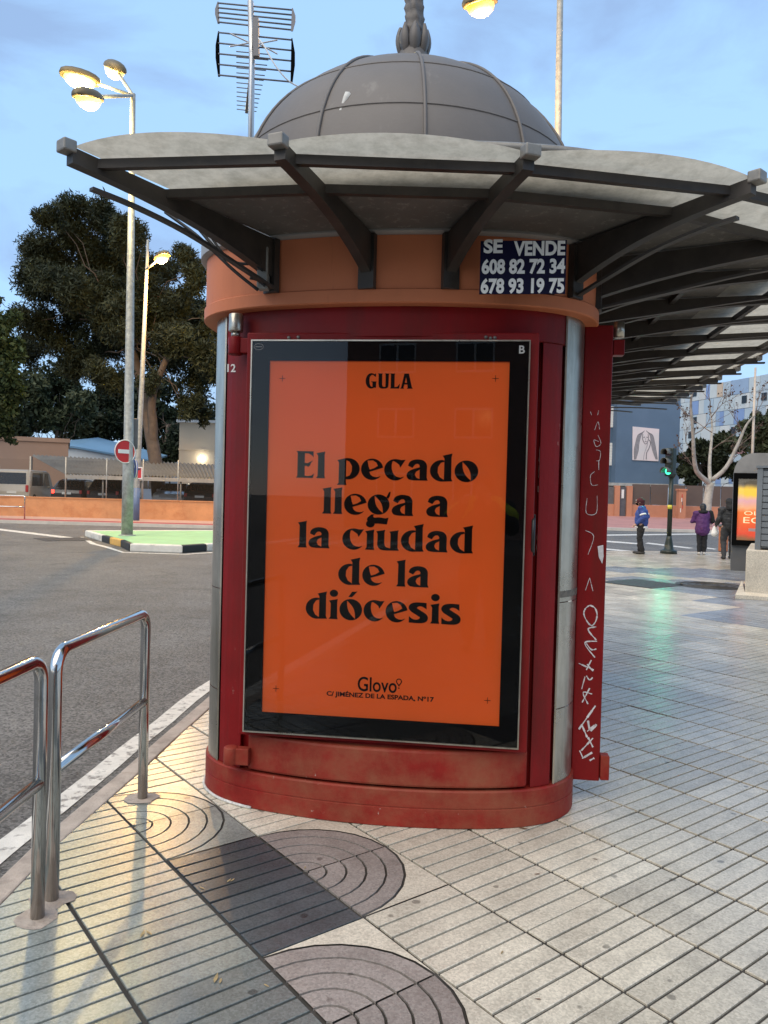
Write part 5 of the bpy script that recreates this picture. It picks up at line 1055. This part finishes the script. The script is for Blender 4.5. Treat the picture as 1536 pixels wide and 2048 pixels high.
for (x, y, dx) in ((1388, 905, -1), (1386, 870, 1), (1384, 835, -1), (1383, 800, .3), (1383, 790, -.5), (1423, 900, 1), (1424, 865, -1), (1422, 835, .6), (1420, 815, -.4), (1470, 900, 1), (1485, 868, -.5), (1500, 843, .8), (1510, 830, .3), (1395, 940, -1), (1450, 938, .8)):
    twig(PT(x, y), Vector((dx*.8, random.uniform(-.5, .5), .7)).normalized(), 1.0, .035, 3)
q.build('twigs', mat('twig_bark', (.20, .15, .12), .9), bt)
leaf_mesh('dry_leaves', [(tuple(t_), .22) for t_ in twigs[::2]], 520, .13, LM_brown, bt, aspect=.8, seed=60, shell=.1)
random.seed(99)
# ------------------------------------------------------------------ traffic light
M_tlg = mat('signal_dark_green', (.012, .020, .014), .4, var=.2); M_go = mat('green_signal', (.1, .9, .5), .4, emit=((.06, 1.0, .52), 1.6))
tb = G(1337, 1107, .0); tl = empty('traffic_light', tb, 0, 'dark green traffic light glowing green at the crossing', 'traffic light'); Yt = tb.y
z_h = P(1343, 947, Yt).z
q = MB(); q.lathe([(.24, 0), (.24, .09), (.22, .10), (.14, .13), (.115, .30), (.09, .42), (.075, .52)], 18); q.build('pole_base', M_tlg, tl)
q = MB(); q.tube([(0, 0, .5), (.01, 0, z_h)], .07, 14); q.build('pole', M_tlg, tl)
q = MB(); q.lathe([(.075, 0), (.14, .10), (.14, .13)], 14, (.01, 0, z_h-.13)); q.build('collar', M_tlg, tl)
q = MB(); q.tube([(-.002, 0, 1.32), (-.002, 0, 1.44)], .0725, 14); q.build('yellow_band', mat('yellow_sticker', (.65, .55, .06), .5), tl)
hd = P(1331, 924, Yt)-tb; zc = hd.z; fd = Vector((-.80, -.60, 0)).normalized(); rz = math.atan2(fd.y, fd.x)+math.pi/2
q = MB(); q.box((0, 0, 0), (.27, .20, .84)); hb = q.build('signal_housing', M_tlg, tl, bevel=.03); hb.location = (-.03, 0, zc); hb.rotation_euler = (R_(0), 0, rz)
M_hood = mat('hood_grey', (.09, .09, .08), .35, var=.2)
for k in range(3):
    z = .27-.27*k; q = MB(); n = 16; vs_ = []
    for j in range(2):
        for i in range(n+1): a_ = R_(-25+230*i/n); vs_.append((.118*math.cos(a_), -.10-(.26*j)*(1 if True else 1), z+.118*math.sin(a_)))
    q.add(vs_, [(i, i+1, n+2+i, n+1+i) for i in range(n)], True); o = q.build('hood', M_hood, hb); md = o.modifiers.new('solid', 'SOLIDIFY'); md.thickness = .008
    q = MB(); q.add([(.105*math.cos(2*math.pi*i/18), -.108, z+.105*math.sin(2*math.pi*i/18)) for i in range(18)], [tuple(range(18))]); q.build('signal_lens', M_go if k == 2 else flatmat('dead_lens_%d' % k, ((.05, .008, .006), (.05, .03, .005))[k], .2), hb)
gs = bpy.data.lights.new('green_signal_light', 'SPOT'); gs.energy = 170; gs.color = (.03, 1.0, .5); gs.spot_size = R_(75); gs.spot_blend = .6; gs.shadow_soft_size = .09
go = bpy.data.objects.new('signal_light', gs); COL.objects.link(go); go.parent = hb; go.location = (0, -.13, -.27); go.rotation_euler = Vector((0, -1, -.25)).to_track_quat('-Z', 'Y').to_euler()
# ------------------------------------------------------------------ people
M_skin = flatmat('skin', (.42, .24, .17), .55)
def finish(mbx, name, m, parent, vox=.018):
    o = mbx.build(name, m, parent); r = o.modifiers.new('remesh', 'REMESH'); r.mode = 'VOXEL'; r.voxel_size = vox; r.use_smooth_shade = True
    s_ = o.modifiers.new('smooth', 'SMOOTH'); s_.factor = .5; s_.iterations = 3
    if name in ('jacket', 'trousers', 'hood', 'scarf'):
        tx = bpy.data.textures.get('folds') or bpy.data.textures.new('folds', 'CLOUDS'); tx.noise_scale = .11; dm = o.modifiers.new('folds', 'DISPLACE'); dm.texture = tx; dm.strength = .045; dm.mid_level = .5
    return o
def person(loc, rz, label, H, J, top, trousers, shoes, extras, coat_hem=None):
    """J: joints of the pose (x right, y forward, z up) for a 1.72 m figure; one continuous body, clothes as children"""
    t = empty('person', loc, rz, label, 'person'); t.scale = (H/1.72*1.15, H/1.72*1.15, H/1.72); b = MB(); V_ = lambda k: Vector(J[k])
    head = V_('head'); b.ball(head, (.076, .096, .118)); b.ball(head+Vector((0, .035, -.055)), (.055, .062, .06)); b.cap(V_('neck'), head-Vector((0, .01, .06)), .058, .052)
    b.cap(head+Vector((0, .092, .01)), head+Vector((0, .112, -.022)), .010, .015); [b.ball(head+Vector((s_*.078, -.005, -.005)), (.012, .022, .032)) for s_ in (-1, 1)]; b.cap(head+Vector((-.02, .097, -.055)), head+Vector((.02, .097, -.055)), .009, .009)
    b.cap(V_('pelvis'), V_('chest'), .135, .145); b.cap(V_('chest'), V_('neck'), .12, .07)
    for s_ in 'LR':
        b.cap(V_('neck'), V_('sh'+s_), .06, .065); b.cap(V_('sh'+s_), V_('el'+s_), .052, .042); b.cap(V_('el'+s_), V_('wr'+s_), .04, .028)
        w_, e_ = V_('wr'+s_), V_('el'+s_); d = (w_-e_).normalized(); sd_ = d.orthogonal().normalized(); b.cap(w_, w_+d*.075, .030, .034)
        for k, ln in enumerate((.060, .072, .078, .066)):
            p0 = w_+d*.085+sd_*(.024-.016*k); p1 = p0+d*ln*.5+d.cross(sd_)*.008; b.cap(p0, p1, .0085, .008); b.cap(p1, p1+d*ln*.45+d.cross(sd_)*.022, .008, .0065)
        b.cap(w_+d*.02+sd_*.028, w_+d*.06+sd_*.058, .011, .009)
        b.cap(V_('pelvis'), V_('hip'+s_), .10, .095); b.cap(V_('hip'+s_), V_('kn'+s_), .085, .058); b.cap(V_('kn'+s_), V_('an'+s_), .055, .038); b.cap(V_('an'+s_)-Vector((0, .03, .03)), V_('an'+s_)+Vector((0, .13, -.045)), .036, .03)
    finish(b, 'body', M_skin, t, .014)
    for s_ in (-1, 1): e = MB(); e.ball(head+Vector((s_*.030, .088, .012)), .010, 8); e.build('eye', M_black, t)
    tr = MB(); tr.cap(V_('pelvis')+Vector((0, 0, .06)), V_('pelvis')-Vector((0, 0, .02)), .145, .14)
    for s_ in 'LR': tr.cap(V_('hip'+s_), V_('kn'+s_), .102, .076); tr.cap(V_('kn'+s_), V_('an'+s_)+Vector((0, 0, .03)), .076, .062)
    finish(tr, 'trousers', trousers, t)
    for s_ in 'LR':
        sh = MB(); a_ = V_('an'+s_); zf = a_.z-.045; sh.cap((a_.x, a_.y-.04, zf), (a_.x, a_.y+.15, zf-.005), .046, .042); sh.cap((a_.x, a_.y-.03, zf), a_+Vector((0, -.01, .02)), .046, .044); finish(sh, 'shoe', shoes, t)
    jk = MB(); hem = V_('pelvis')+Vector((0, 0, .0)) if coat_hem is None else Vector((V_('pelvis').x, V_('pelvis').y, coat_hem+.12))
    jk.cap(hem, V_('chest'), .175 if coat_hem is None else .215, .18); jk.cap(V_('chest'), V_('neck')-Vector((0, 0, .02)), .16, .085)
    for s_ in 'LR': jk.cap(V_('neck')-Vector((0, 0, .05)), V_('sh'+s_), .08, .088); jk.cap(V_('sh'+s_), V_('el'+s_), .085, .072); jk.cap(V_('el'+s_), V_('el'+s_).lerp(V_('wr'+s_), .92), .072, .052)
    finish(jk, 'jacket', top, t); extras(t, V_, head); return t
base_J = dict(head=(0, .02, 1.60), neck=(0, 0, 1.45), chest=(0, 0, 1.25), pelvis=(0, 0, .95), shL=(-.19, 0, 1.40), shR=(.19, 0, 1.40), elL=(-.25, -.03, 1.12), elR=(.25, -.03, 1.12), wrL=(-.24, .10, .90), wrR=(.24, .10, .90), hipL=(-.09, 0, .90), hipR=(.09, 0, .90), knL=(-.10, .02, .49), knR=(.10, .02, .49), anL=(-.10, 0, .09), anR=(.10, 0, .09))
def ex_man(t, V_, h):
    m = mat('maroon_knit', (.055, .010, .014), .9, bump=.3, bscale=60); c = MB(); c.ball(h+Vector((0, -.012, .028)), (.096, .116, .115)); c.ball(h+Vector((0, -.04, -.07)), (.085, .085, .07)); finish(c, 'knitted_hat', m, t)
    c = MB(); c.ball(h+Vector((0, .055, -.055)), (.066, .062, .058)); finish(c, 'face_mask', M_black, t)
    c = MB(); c.box(h+Vector((0, .105, .055)), (.04, .012, .03)); c.build('hat_tab', M_swhite, t)
    [MB().tube([V_('sh'+s_).lerp(V_('el'+s_), .62), V_('sh'+s_).lerp(V_('el'+s_), .78)], .085, 14).build('sleeve_band', M_swhite, t) for s_ in 'LR']
    c = MB(); c.lathe([(.165, 0), (.172, .02), (.170, .05), (.16, .06)], 20, (0, 0, .80)); c.build('jacket_hem', M_swhite, t)
Jm = dict(base_J); Jm.update(head=(0, .05, 1.60), elL=(-.25, -.10, 1.14), elR=(.25, -.10, 1.14), wrL=(-.19, .10, .93), wrR=(.19, .10, .93), anL=(-.08, -.05, .09), anR=(.08, .04, .09), knR=(.09, .05, .49))
pm_ = G(1281, 1108, .0); Hm = 1.62
person(pm_, R_(62), 'person in blue jacket and maroon hat waiting left of the traffic light', Hm, Jm, mat('blue_jacket', (.028, .06, .24), .6, var=.12, scale=6), mat('black_trousers', (.012, .011, .011), .8), mat('dark_shoes', (.02, .018, .016), .6), ex_man)
def ex_wom(t, V_, h):
    m = mat('black_hair', (.008, .007, .007), .5); c = MB(); c.ball(h+Vector((0, -.02, .015)), (.096, .115, .128)); c.cap(h+Vector((0, -.06, -.04)), h+Vector((0, -.09, -.16)), .088, .06); finish(c, 'hair', m, t)
    sc = mat('black_scarf', (.010, .010, .011), .9); c = MB(); c.tube([(.10*math.cos(a_), .10*math.sin(a_), 1.45) for a_ in [k*math.pi/8 for k in range(16)]], .055, 8, True); finish(c, 'scarf', sc, t)
    c = MB(); c.cap(V_('shR')+Vector((.02, -.02, .04)), V_('elR')+Vector((.02, -.04, .02)), .075, .075); finish(c, 'shoulder_bag', sc, t)
Jw = dict(base_J); Jw.update(elL=(-.27, .06, 1.12), wrL=(-.06, .24, 1.14), elR=(.26, .06, 1.12), wrR=(.06, .24, 1.12), anL=(-.07, 0, .09), anR=(.07, .02, .09), hipL=(-.07, 0, .90), hipR=(.07, 0, .90), knL=(-.075, .02, .49), knR=(.075, .02, .49))
person(G(1403, 1109.5, 0), R_(-12), 'person in a long purple coat standing with folded arms', 1.50, Jw, mat('purple_coat', (.075, .018, .105), .75, var=.15, scale=7), mat('black_leggings', (.010, .010, .012), .8), mat('pale_trainers', (.45, .43, .40), .6), ex_wom, coat_hem=.72)
def ex_blk(t, V_, h):
    c = MB(); c.ball(h+Vector((0, -.02, .01)), (.105, .122, .132)); c.cap(h+Vector((0, -.06, -.06)), h+Vector((0, -.08, -.14)), .10, .11); finish(c, 'hood', mat('black_hood', (.010, .010, .011), .8), t)
    for k in range(7): c = MB(); z = .98+.075*k; c.tube([(.178*math.cos(a_), .172*math.sin(a_), z) for a_ in [q_*math.pi/10 for q_ in range(20)]], .008, 5, True); c.build('quilt_seam', mat('black_hood', (.01, .01, .011), .8), t)
    c = MB(); w_ = V_('wrL')+Vector((-.02, .05, -.12)); c.cap(w_+Vector((0, 0, .05)), w_-Vector((0, 0, .12)), .055, .10); finish(c, 'white_bag', M_swhite, t)
Jb = dict(base_J); Jb.update(elL=(-.24, .0, 1.12), wrL=(-.26, .16, .95), elR=(.24, 0, 1.12), wrR=(.20, .18, .98), anL=(-.14, -.16, .09), anR=(.10, .12, .09), knL=(-.12, .02, .49), knR=(.10, .08, .49))
person(G(1456, 1118, 0), R_(-10), 'person in black hooded quilted jacket beside the lit advertising panel', 1.66, Jb, mat('black_quilt', (.016, .016, .017), .55, var=.2, scale=8), mat('charcoal_trousers', (.030, .030, .032), .8), mat('dark_shoes', (.02, .018, .016), .6), ex_blk)
def ex_pho(t, V_, h):
    c = MB(); c.ball(h+Vector((0, -.02, .02)), (.094, .114, .125)); finish(c, 'hair', mat('black_hair', (.008, .007, .007), .5), t)
    hv = mat('high_visibility_yellow', (.62, .72, .03), .6); 
    for s_ in 'LR': c = MB(); c.cap(V_('neck').lerp(V_('sh'+s_), .55), V_('sh'+s_).lerp(V_('el'+s_), .45), .092, .098); finish(c, 'shoulder_patch', hv, t)
Jp = dict(base_J); Jp.update(elL=(-.26, .16, 1.20), wrL=(-.10, .42, 1.44), elR=(.26, .16, 1.20), wrR=(.10, .42, 1.44))
person((-.06, -.80, 0), R_(0), 'person in dark clothes with yellow shoulders mirrored in the poster glass', 1.74, Jp, mat('dark_work_jacket', (.012, .014, .018), .8), mat('dark_work_trousers', (.014, .014, .018), .8), mat('dark_shoes', (.02, .018, .016), .6), ex_pho)
bn = G(1446, 1104, 0); bi = empty('litter_bin', bn, .3, 'slim orange brown bin beside the person in black', 'bin'); M_bin = mat('bin_terracotta', (.42, .15, .065), .6, var=.15)
q = MB(); q.prism([(.15*math.cos(k*math.pi/4+.39), .15*math.sin(k*math.pi/4+.39)) for k in range(8)], .02, .80); q.build('shell', M_bin, bi, bevel=.015); q = MB(); q.lathe([(.17, .80), (.17, .85), (.13, .87), (.11, .80)], 16); q.build('rim', M_sback, bi); q = MB(); q.lathe([(.12, 0), (.12, .021)], 12); q.build('foot', M_sback, bi)
# ------------------------------------------------------------------ advertising kiosk and slatted cabinet at far right
M_dkgrey = mat('kiosk_dark_grey', (.085, .083, .08), .5, var=.12); M_cab = mat('cabinet_grey', (.15, .165, .175), .45, var=.1, scale=2); M_gran = mat('granite', (.56, .50, .40), .75, var=.3, scale=60, bump=.15, bscale=90, dirt=(.26, .22, .17), dirt_amt=.6, dirt_scale=2.5)
Ya = 17.5; ad = empty('advertising_kiosk', (0, 0, 0), 0, 'dark kiosk with rounded roof and glowing yellow orange advert', 'kiosk'); ax0 = P(1466, 1000, Ya).x; za1 = P(1470, 946, Ya).z; za0 = P(1470, 1090, Ya).z; ad.location = (ax0, Ya, 0); ad.rotation_euler = (0, 0, R_(-24))
blk(ad, 'body', 0, 3.2, .06, 1.8, .0, za1, M_dkgrey)
q = MB(); R0 = P(1470, 906, Ya).z-za1; pr = [(0, za1)]+[(.42-.42*math.cos(R_(a_)), za1+R0*math.sin(R_(a_))) for a_ in range(0, 91, 9)]+[(3.2, za1+R0), (3.2, za1)]
q.add([(x, 0, z) for x, z in pr]+[(x, 1.8, z) for x, z in pr], [tuple(range(len(pr)))[::-1], tuple(range(len(pr), 2*len(pr)))]+[(i, (i+1) % len(pr), len(pr)+(i+1) % len(pr), len(pr)+i) for i in range(len(pr))]); q.build('rounded_roof', mat('roof_grey', (.20, .195, .185), .5), ad)
q = MB(); q.ball((.86, .2, za1+R0+.04), .05, 8); q.build('roof_lamp', M_swhite, ad)
fx1 = 1.25; ax1 = P(1511, 1000, Ya).x-ax0
for a_ in ((0, .10, za0, za1), (fx1-.1, fx1, za0, za1), (.1, fx1-.1, za0, za0+.12), (.1, fx1-.1, za1-.13, za1)): blk(ad, 'panel_frame', a_[0], a_[1], -.05, .058, a_[2], a_[3], M_black)
def advert_mat():
    m = bpy.data.materials.new('lit_advert'); m.use_nodes = True; nt = m.node_tree; n = nt.nodes; l = nt.links.new; b = n['Principled BSDF']; tc_ = n.new('ShaderNodeTexCoord'); sp_ = n.new('ShaderNodeSeparateXYZ'); l(tc_.outputs['Generated'], sp_.inputs[0])
    nz1 = n.new('ShaderNodeTexNoise'); nz1.inputs['Scale'].default_value = 3.5; l(tc_.outputs['Generated'], nz1.inputs['Vector']); ad_ = n.new('ShaderNodeMath'); ad_.operation = 'MULTIPLY_ADD'; ad_.inputs[1].default_value = .16; l(nz1.outputs[0], ad_.inputs[0]); l(sp_.outputs['Z'], ad_.inputs[2])
    r = n.new('ShaderNodeValToRGB'); e = r.color_ramp.elements; e[0].position = .10; e[0].color = (.30, .14, .06, 1); e[1].position = 1.0; e[1].color = (.12, .10, .07, 1)
    for p_, c_ in ((.18, (.75, .09, .04)), (.52, (.80, .20, .04)), (.60, (.85, .45, .22)), (.74, (.70, .42, .45)), (.84, (.90, .60, .08)), (.92, (.9, .62, .08)), (.97, (.3, .22, .1))): x_ = e.new(p_); x_.color = (*c_, 1)
    l(ad_.outputs[0], r.inputs[0]); l(r.outputs[0], b.inputs['Base Color']); l(r.outputs[0], b.inputs['Emission Color']); b.inputs['Emission Strength'].default_value = .5; return m
q = MB(); q.b2(.1, fx1-.1, .0, .05, za0+.12, za1-.13); adp = q.build('lit_advert', advert_mat(), ad)
def adtext(s_, x0, x1, z0, z1): text_on('advert_lettering', s_, lambda a_, b_: (x0+(x1-x0)*a_, -.004, z0+(z1-z0)*b_), mat('advert_text', (.9, .8, .55), .5, emit=((1, .85, .5), .6)), adp)
zt_ = lambda y: P(1490, y, Ya).z
adtext('EC', P(1486, 1000, Ya).x-ax0, P(1486, 1000, Ya).x-ax0+.36, zt_(1046), zt_(1034)); adtext('OL', P(1487, 1000, Ya).x-ax0, P(1487, 1000, Ya).x-ax0+.30, zt_(1030), zt_(1022))
blk(adp, 'advert_tag', P(1496, 1000, Ya).x-ax0, P(1512, 1000, Ya).x-ax0, -.006, -.002, zt_(1062), zt_(1056), M_swhite)
q = MB(); q.add([(.1, -.03, za0+.12), (fx1-.1, -.03, za0+.12), (fx1-.1, -.03, za1-.13), (.1, -.03, za1-.13)], [(0, 1, 2, 3)]); q.build('glass', glass_mat('advert_glass'), ad)
g0 = G(1489, 1196, 0); Yg = g0.y; gx0 = g0.x; rzc = R_(-27)
pln = empty('granite_plinth', (gx0, Yg, 0), rzc, 'speckled granite plinth with a ledge under the grey cabinet', 'plinth'); zp = P(1490, 1099, Yg).z
blk(pln, 'block', 0, 2.6, 0, 2.4, .0, zp, M_gran, .02); q = MB(); q.add([(-.13, -.16, 0), (2.7, -.16, 0), (2.7, 2.5, 0), (-.13, 2.5, 0), (-.13, -.16, .06), (2.7, -.16, .06), (2.7, 2.5, .06), (-.13, 2.5, .06), (-.002, -.002, .10), (2.6, -.002, .10)], [(0, 1, 5, 4), (3, 0, 4, 7), (4, 5, 9, 8), (4, 8, 7)]); q.build('ledge', M_gran, pln)
cab = empty('slatted_cabinet', (gx0, Yg, zp), rzc, 'grey cabinet with horizontal slats standing on the granite plinth', 'cabinet'); hc = P(1510, 937, Yg).z-zp
blk(cab, 'carcass', .16, 2.5, .14, 2.3, .03, hc, M_cab); blk(cab, 'corner_post', .12, .20, .09, .17, .002, hc+.01, M_cab); blk(cab, 'top_cap', .10, 2.55, .07, 2.35, hc+.012, hc+.05, M_cab)
ns = 12
for k in range(ns): blk(cab, 'slat', .205, 2.5, .105, .138, .06+(hc-.08)*k/ns, .06+(hc-.08)*(k+1)/ns-.016, M_cab)
# ------------------------------------------------------------------ television aerial on the kiosk roof
Yan = 5.7; am = Vector((P(505, 250, Yan).x, Yan, 2.86)); an = empty('television_aerial', am, 0, 'television aerial with two reflector grids on a steel mast behind the dome', 'antenna')
M_alu = mat('aerial_aluminium', (.55, .55, .55), .35, metal=.7, var=.1); M_rod = mat('aerial_rod', (.16, .16, .17), .5, metal=.4); AP = lambda x, y, d=0: P(x, y, Yan+d)-am
q = MB(); q.tube([(0, 0, 0), AP(504, 120), AP(501, 3)], .0225, 12); q.build('mast', M_alu, an)
def grid(xa, xb, yt, yb, ya_r, yb_r, n, dL, plate):
    for k in range(n):
        t = k/(n-1); q_ = MB(); q_.tube([AP(xa+5, yt+(yb-yt)*t, dL), AP(xb-5, ya_r+(yb_r-ya_r)*t, -dL)], .006, 6); q_.build('reflector_rod', M_rod, an)
    for (x, y0, y1, dd, s_) in ((xa, yt, yb, dL, 1), (xb, ya_r, yb_r, -dL, -1)):
        p = [AP(x+4*s_, y0-3, dd), AP(x-1*s_, y0+(y1-y0)*.3, dd), AP(x-1*s_, y0+(y1-y0)*.6, dd), AP(x+4*s_, y1+3, dd), AP(x+8*s_, y1+3, dd), AP(x+7*s_, y0+(y1-y0)*.5, dd), AP(x+6*s_, y0-3, dd)]
        q_ = MB(); q_.add(p, [tuple(range(7))]); o_ = q_.build('end_plate', plate, an); md_ = o_.modifiers.new('solid', 'SOLIDIFY'); md_.thickness = .006
grid(431, 590, 6, 44, 20, 60, 5, .06, M_rod); grid(432, 589, 65, 150, 80, 164, 5, .06, M_black)
q = MB(); q.bar(AP(512, 38, -.05), AP(513, 115, -.05), .05, .04); q.build('head_bracket', M_rod, an)
b0_, b1_ = AP(508, 88, -.05), AP(493, 224, 1.1); q = MB(); q.bar(b0_, b1_, .025, .025); q.build('boom', M_rod, an)
for k in range(13):
    t = .12+.86*k/12; p = b0_.lerp(b1_, t); hw = .085+.045*(1-t); q = MB(); q.tube([p+Vector((-hw, .0, .012)), p+Vector((hw, 0, -.004))], .0042, 5); q.build('director_rod', M_rod, an)
for x0_, y0_, x1_, y1_ in ((460, 67, 498, 85), (460, 93, 498, 86), (518, 87, 555, 80), (518, 88, 555, 108)): q = MB(); q.bar(AP(x0_, y0_, -.08), AP(x1_, y1_, -.06), .014, .004); q.build('dipole_arm', M_alu, an)
q = MB(); q.tube(spline([AP(512, 70, -.06), AP(530, 95, -.1), AP(550, 130, -.12), AP(575, 160, -.1), AP(600, 175, -.05)], 5), .005, 6); q.build('coaxial_cable', M_swhite, an)
# ------------------------------------------------------------------ dry leaves on the paving
M_dry = mat('dry_leaf', (.34, .25, .12), .8, var=.3, scale=50); M_dry2 = mat('dry_leaf_dark', (.14, .07, .03), .8, var=.3, scale=50)
q = MB(); q.add([(-.5, 0, .05), (-.2, .22, .12), (.15, .18, .10), (.5, 0, .16), (.15, -.2, .06), (-.2, -.2, .10), (0, 0, .02)], [(0, 6, 1), (1, 6, 2), (2, 6, 3), (3, 6, 4), (4, 6, 5), (5, 6, 0)]); lm_ = q.mesh('fallen_leaf'); lm_.materials.append(M_dry); lm2 = lm_.copy(); lm2.materials[0] = M_dry2
for k, (x, y, s_) in enumerate(((404, 1776, .03), (458, 1761, .032), (465, 1760, .028), (432, 1956, .05), (441, 1962, .03), (285, 1868, .045), (298, 1866, .04), (1004, 1905, .025), (1074, 1748, .03), (1047, 1657, .05), (1076, 1998, .022), (1190, 1718, .026), (371, 1800, .02), (610, 1735, .022), (533, 1971, .025))):
    p = G(x, y, .002); o = link('fallen_leaf', lm2 if k in (9, 10, 11, 8) else lm_); o.location = p; o.scale = (s_, s_*.55, s_*.3); o.rotation_euler = (0, 0, random.uniform(0, 6.28)); tag(o, 'small dry leaf lying on the paving', 'leaf', 'dry leaves on the paving')
# ------------------------------------------------------------------ street behind the camera, seen in the poster glass
bk = empty('brick_apartment_block', (0, -27, 0), 0, 'brick apartment block mirrored in the poster glass', 'building'); M_brk = mat('pink_brick', (.30, .15, .115), .85, var=.12, scale=1)
blk(bk, 'wall', -9.5, 24, -10, 0, -.12, 15, M_brk); blk(bk, 'cornice', -9.8, 24.3, -10.2, .3, 15.001, 15.4, M_whiteb); q = MB(); q.b2(-9.5, 24, -26.6, -23.8, -.14, .02); tag(q.build('pavement_behind', M_farpave), kind='structure'); 
for r in range(5):
    for c in range(9):
        x = -8+3.5*c; z = 1.2+2.9*r; w_ = blk(bk, 'window', x, x+1.7, .0, .05, z, z+1.35, M_swhite); blk(w_, 'pane', x+.08, x+.8, .051, .06, z+.1, z+1.25, M_cglass); blk(w_, 'pane', x+.9, x+1.62, .051, .06, z+.1, z+1.25, M_cglass)
for k, (x, Y) in enumerate(((-17, -24), (-24, -30))):
    b0 = Vector((x, Y, -.1)); t = empty('street_tree', b0, 0, 'dark tree %s the apartment block mirrored in the poster' % ('beside', 'farther left of')[k] if False else ('dark tree beside the mirrored apartment block', 'dark tree farther left of the mirrored apartment block')[k], 'tree'); q = MB(); q.tube([(0, 0, 0), (.1, 0, 2), (0, .1, 4)], [.2, .16, .1], 8); q.build('trunk', M_bark, t)
    leaf_mesh('crown', [((random.uniform(-1.6, 1.6), random.uniform(-1.6, 1.6), 4.2+random.uniform(-1.2, 1.6)), random.uniform(.7, 1.2)) for _ in range(14)], 3500, .4, LM_dark, t, seed=80+k)
for k in range(6): road_strip([(-9+.9*k, -20, 0), (-8.5+.9*k, -20, 0), (-8.5+.9*k, -16, 0), (-9+.9*k, -16, 0)])
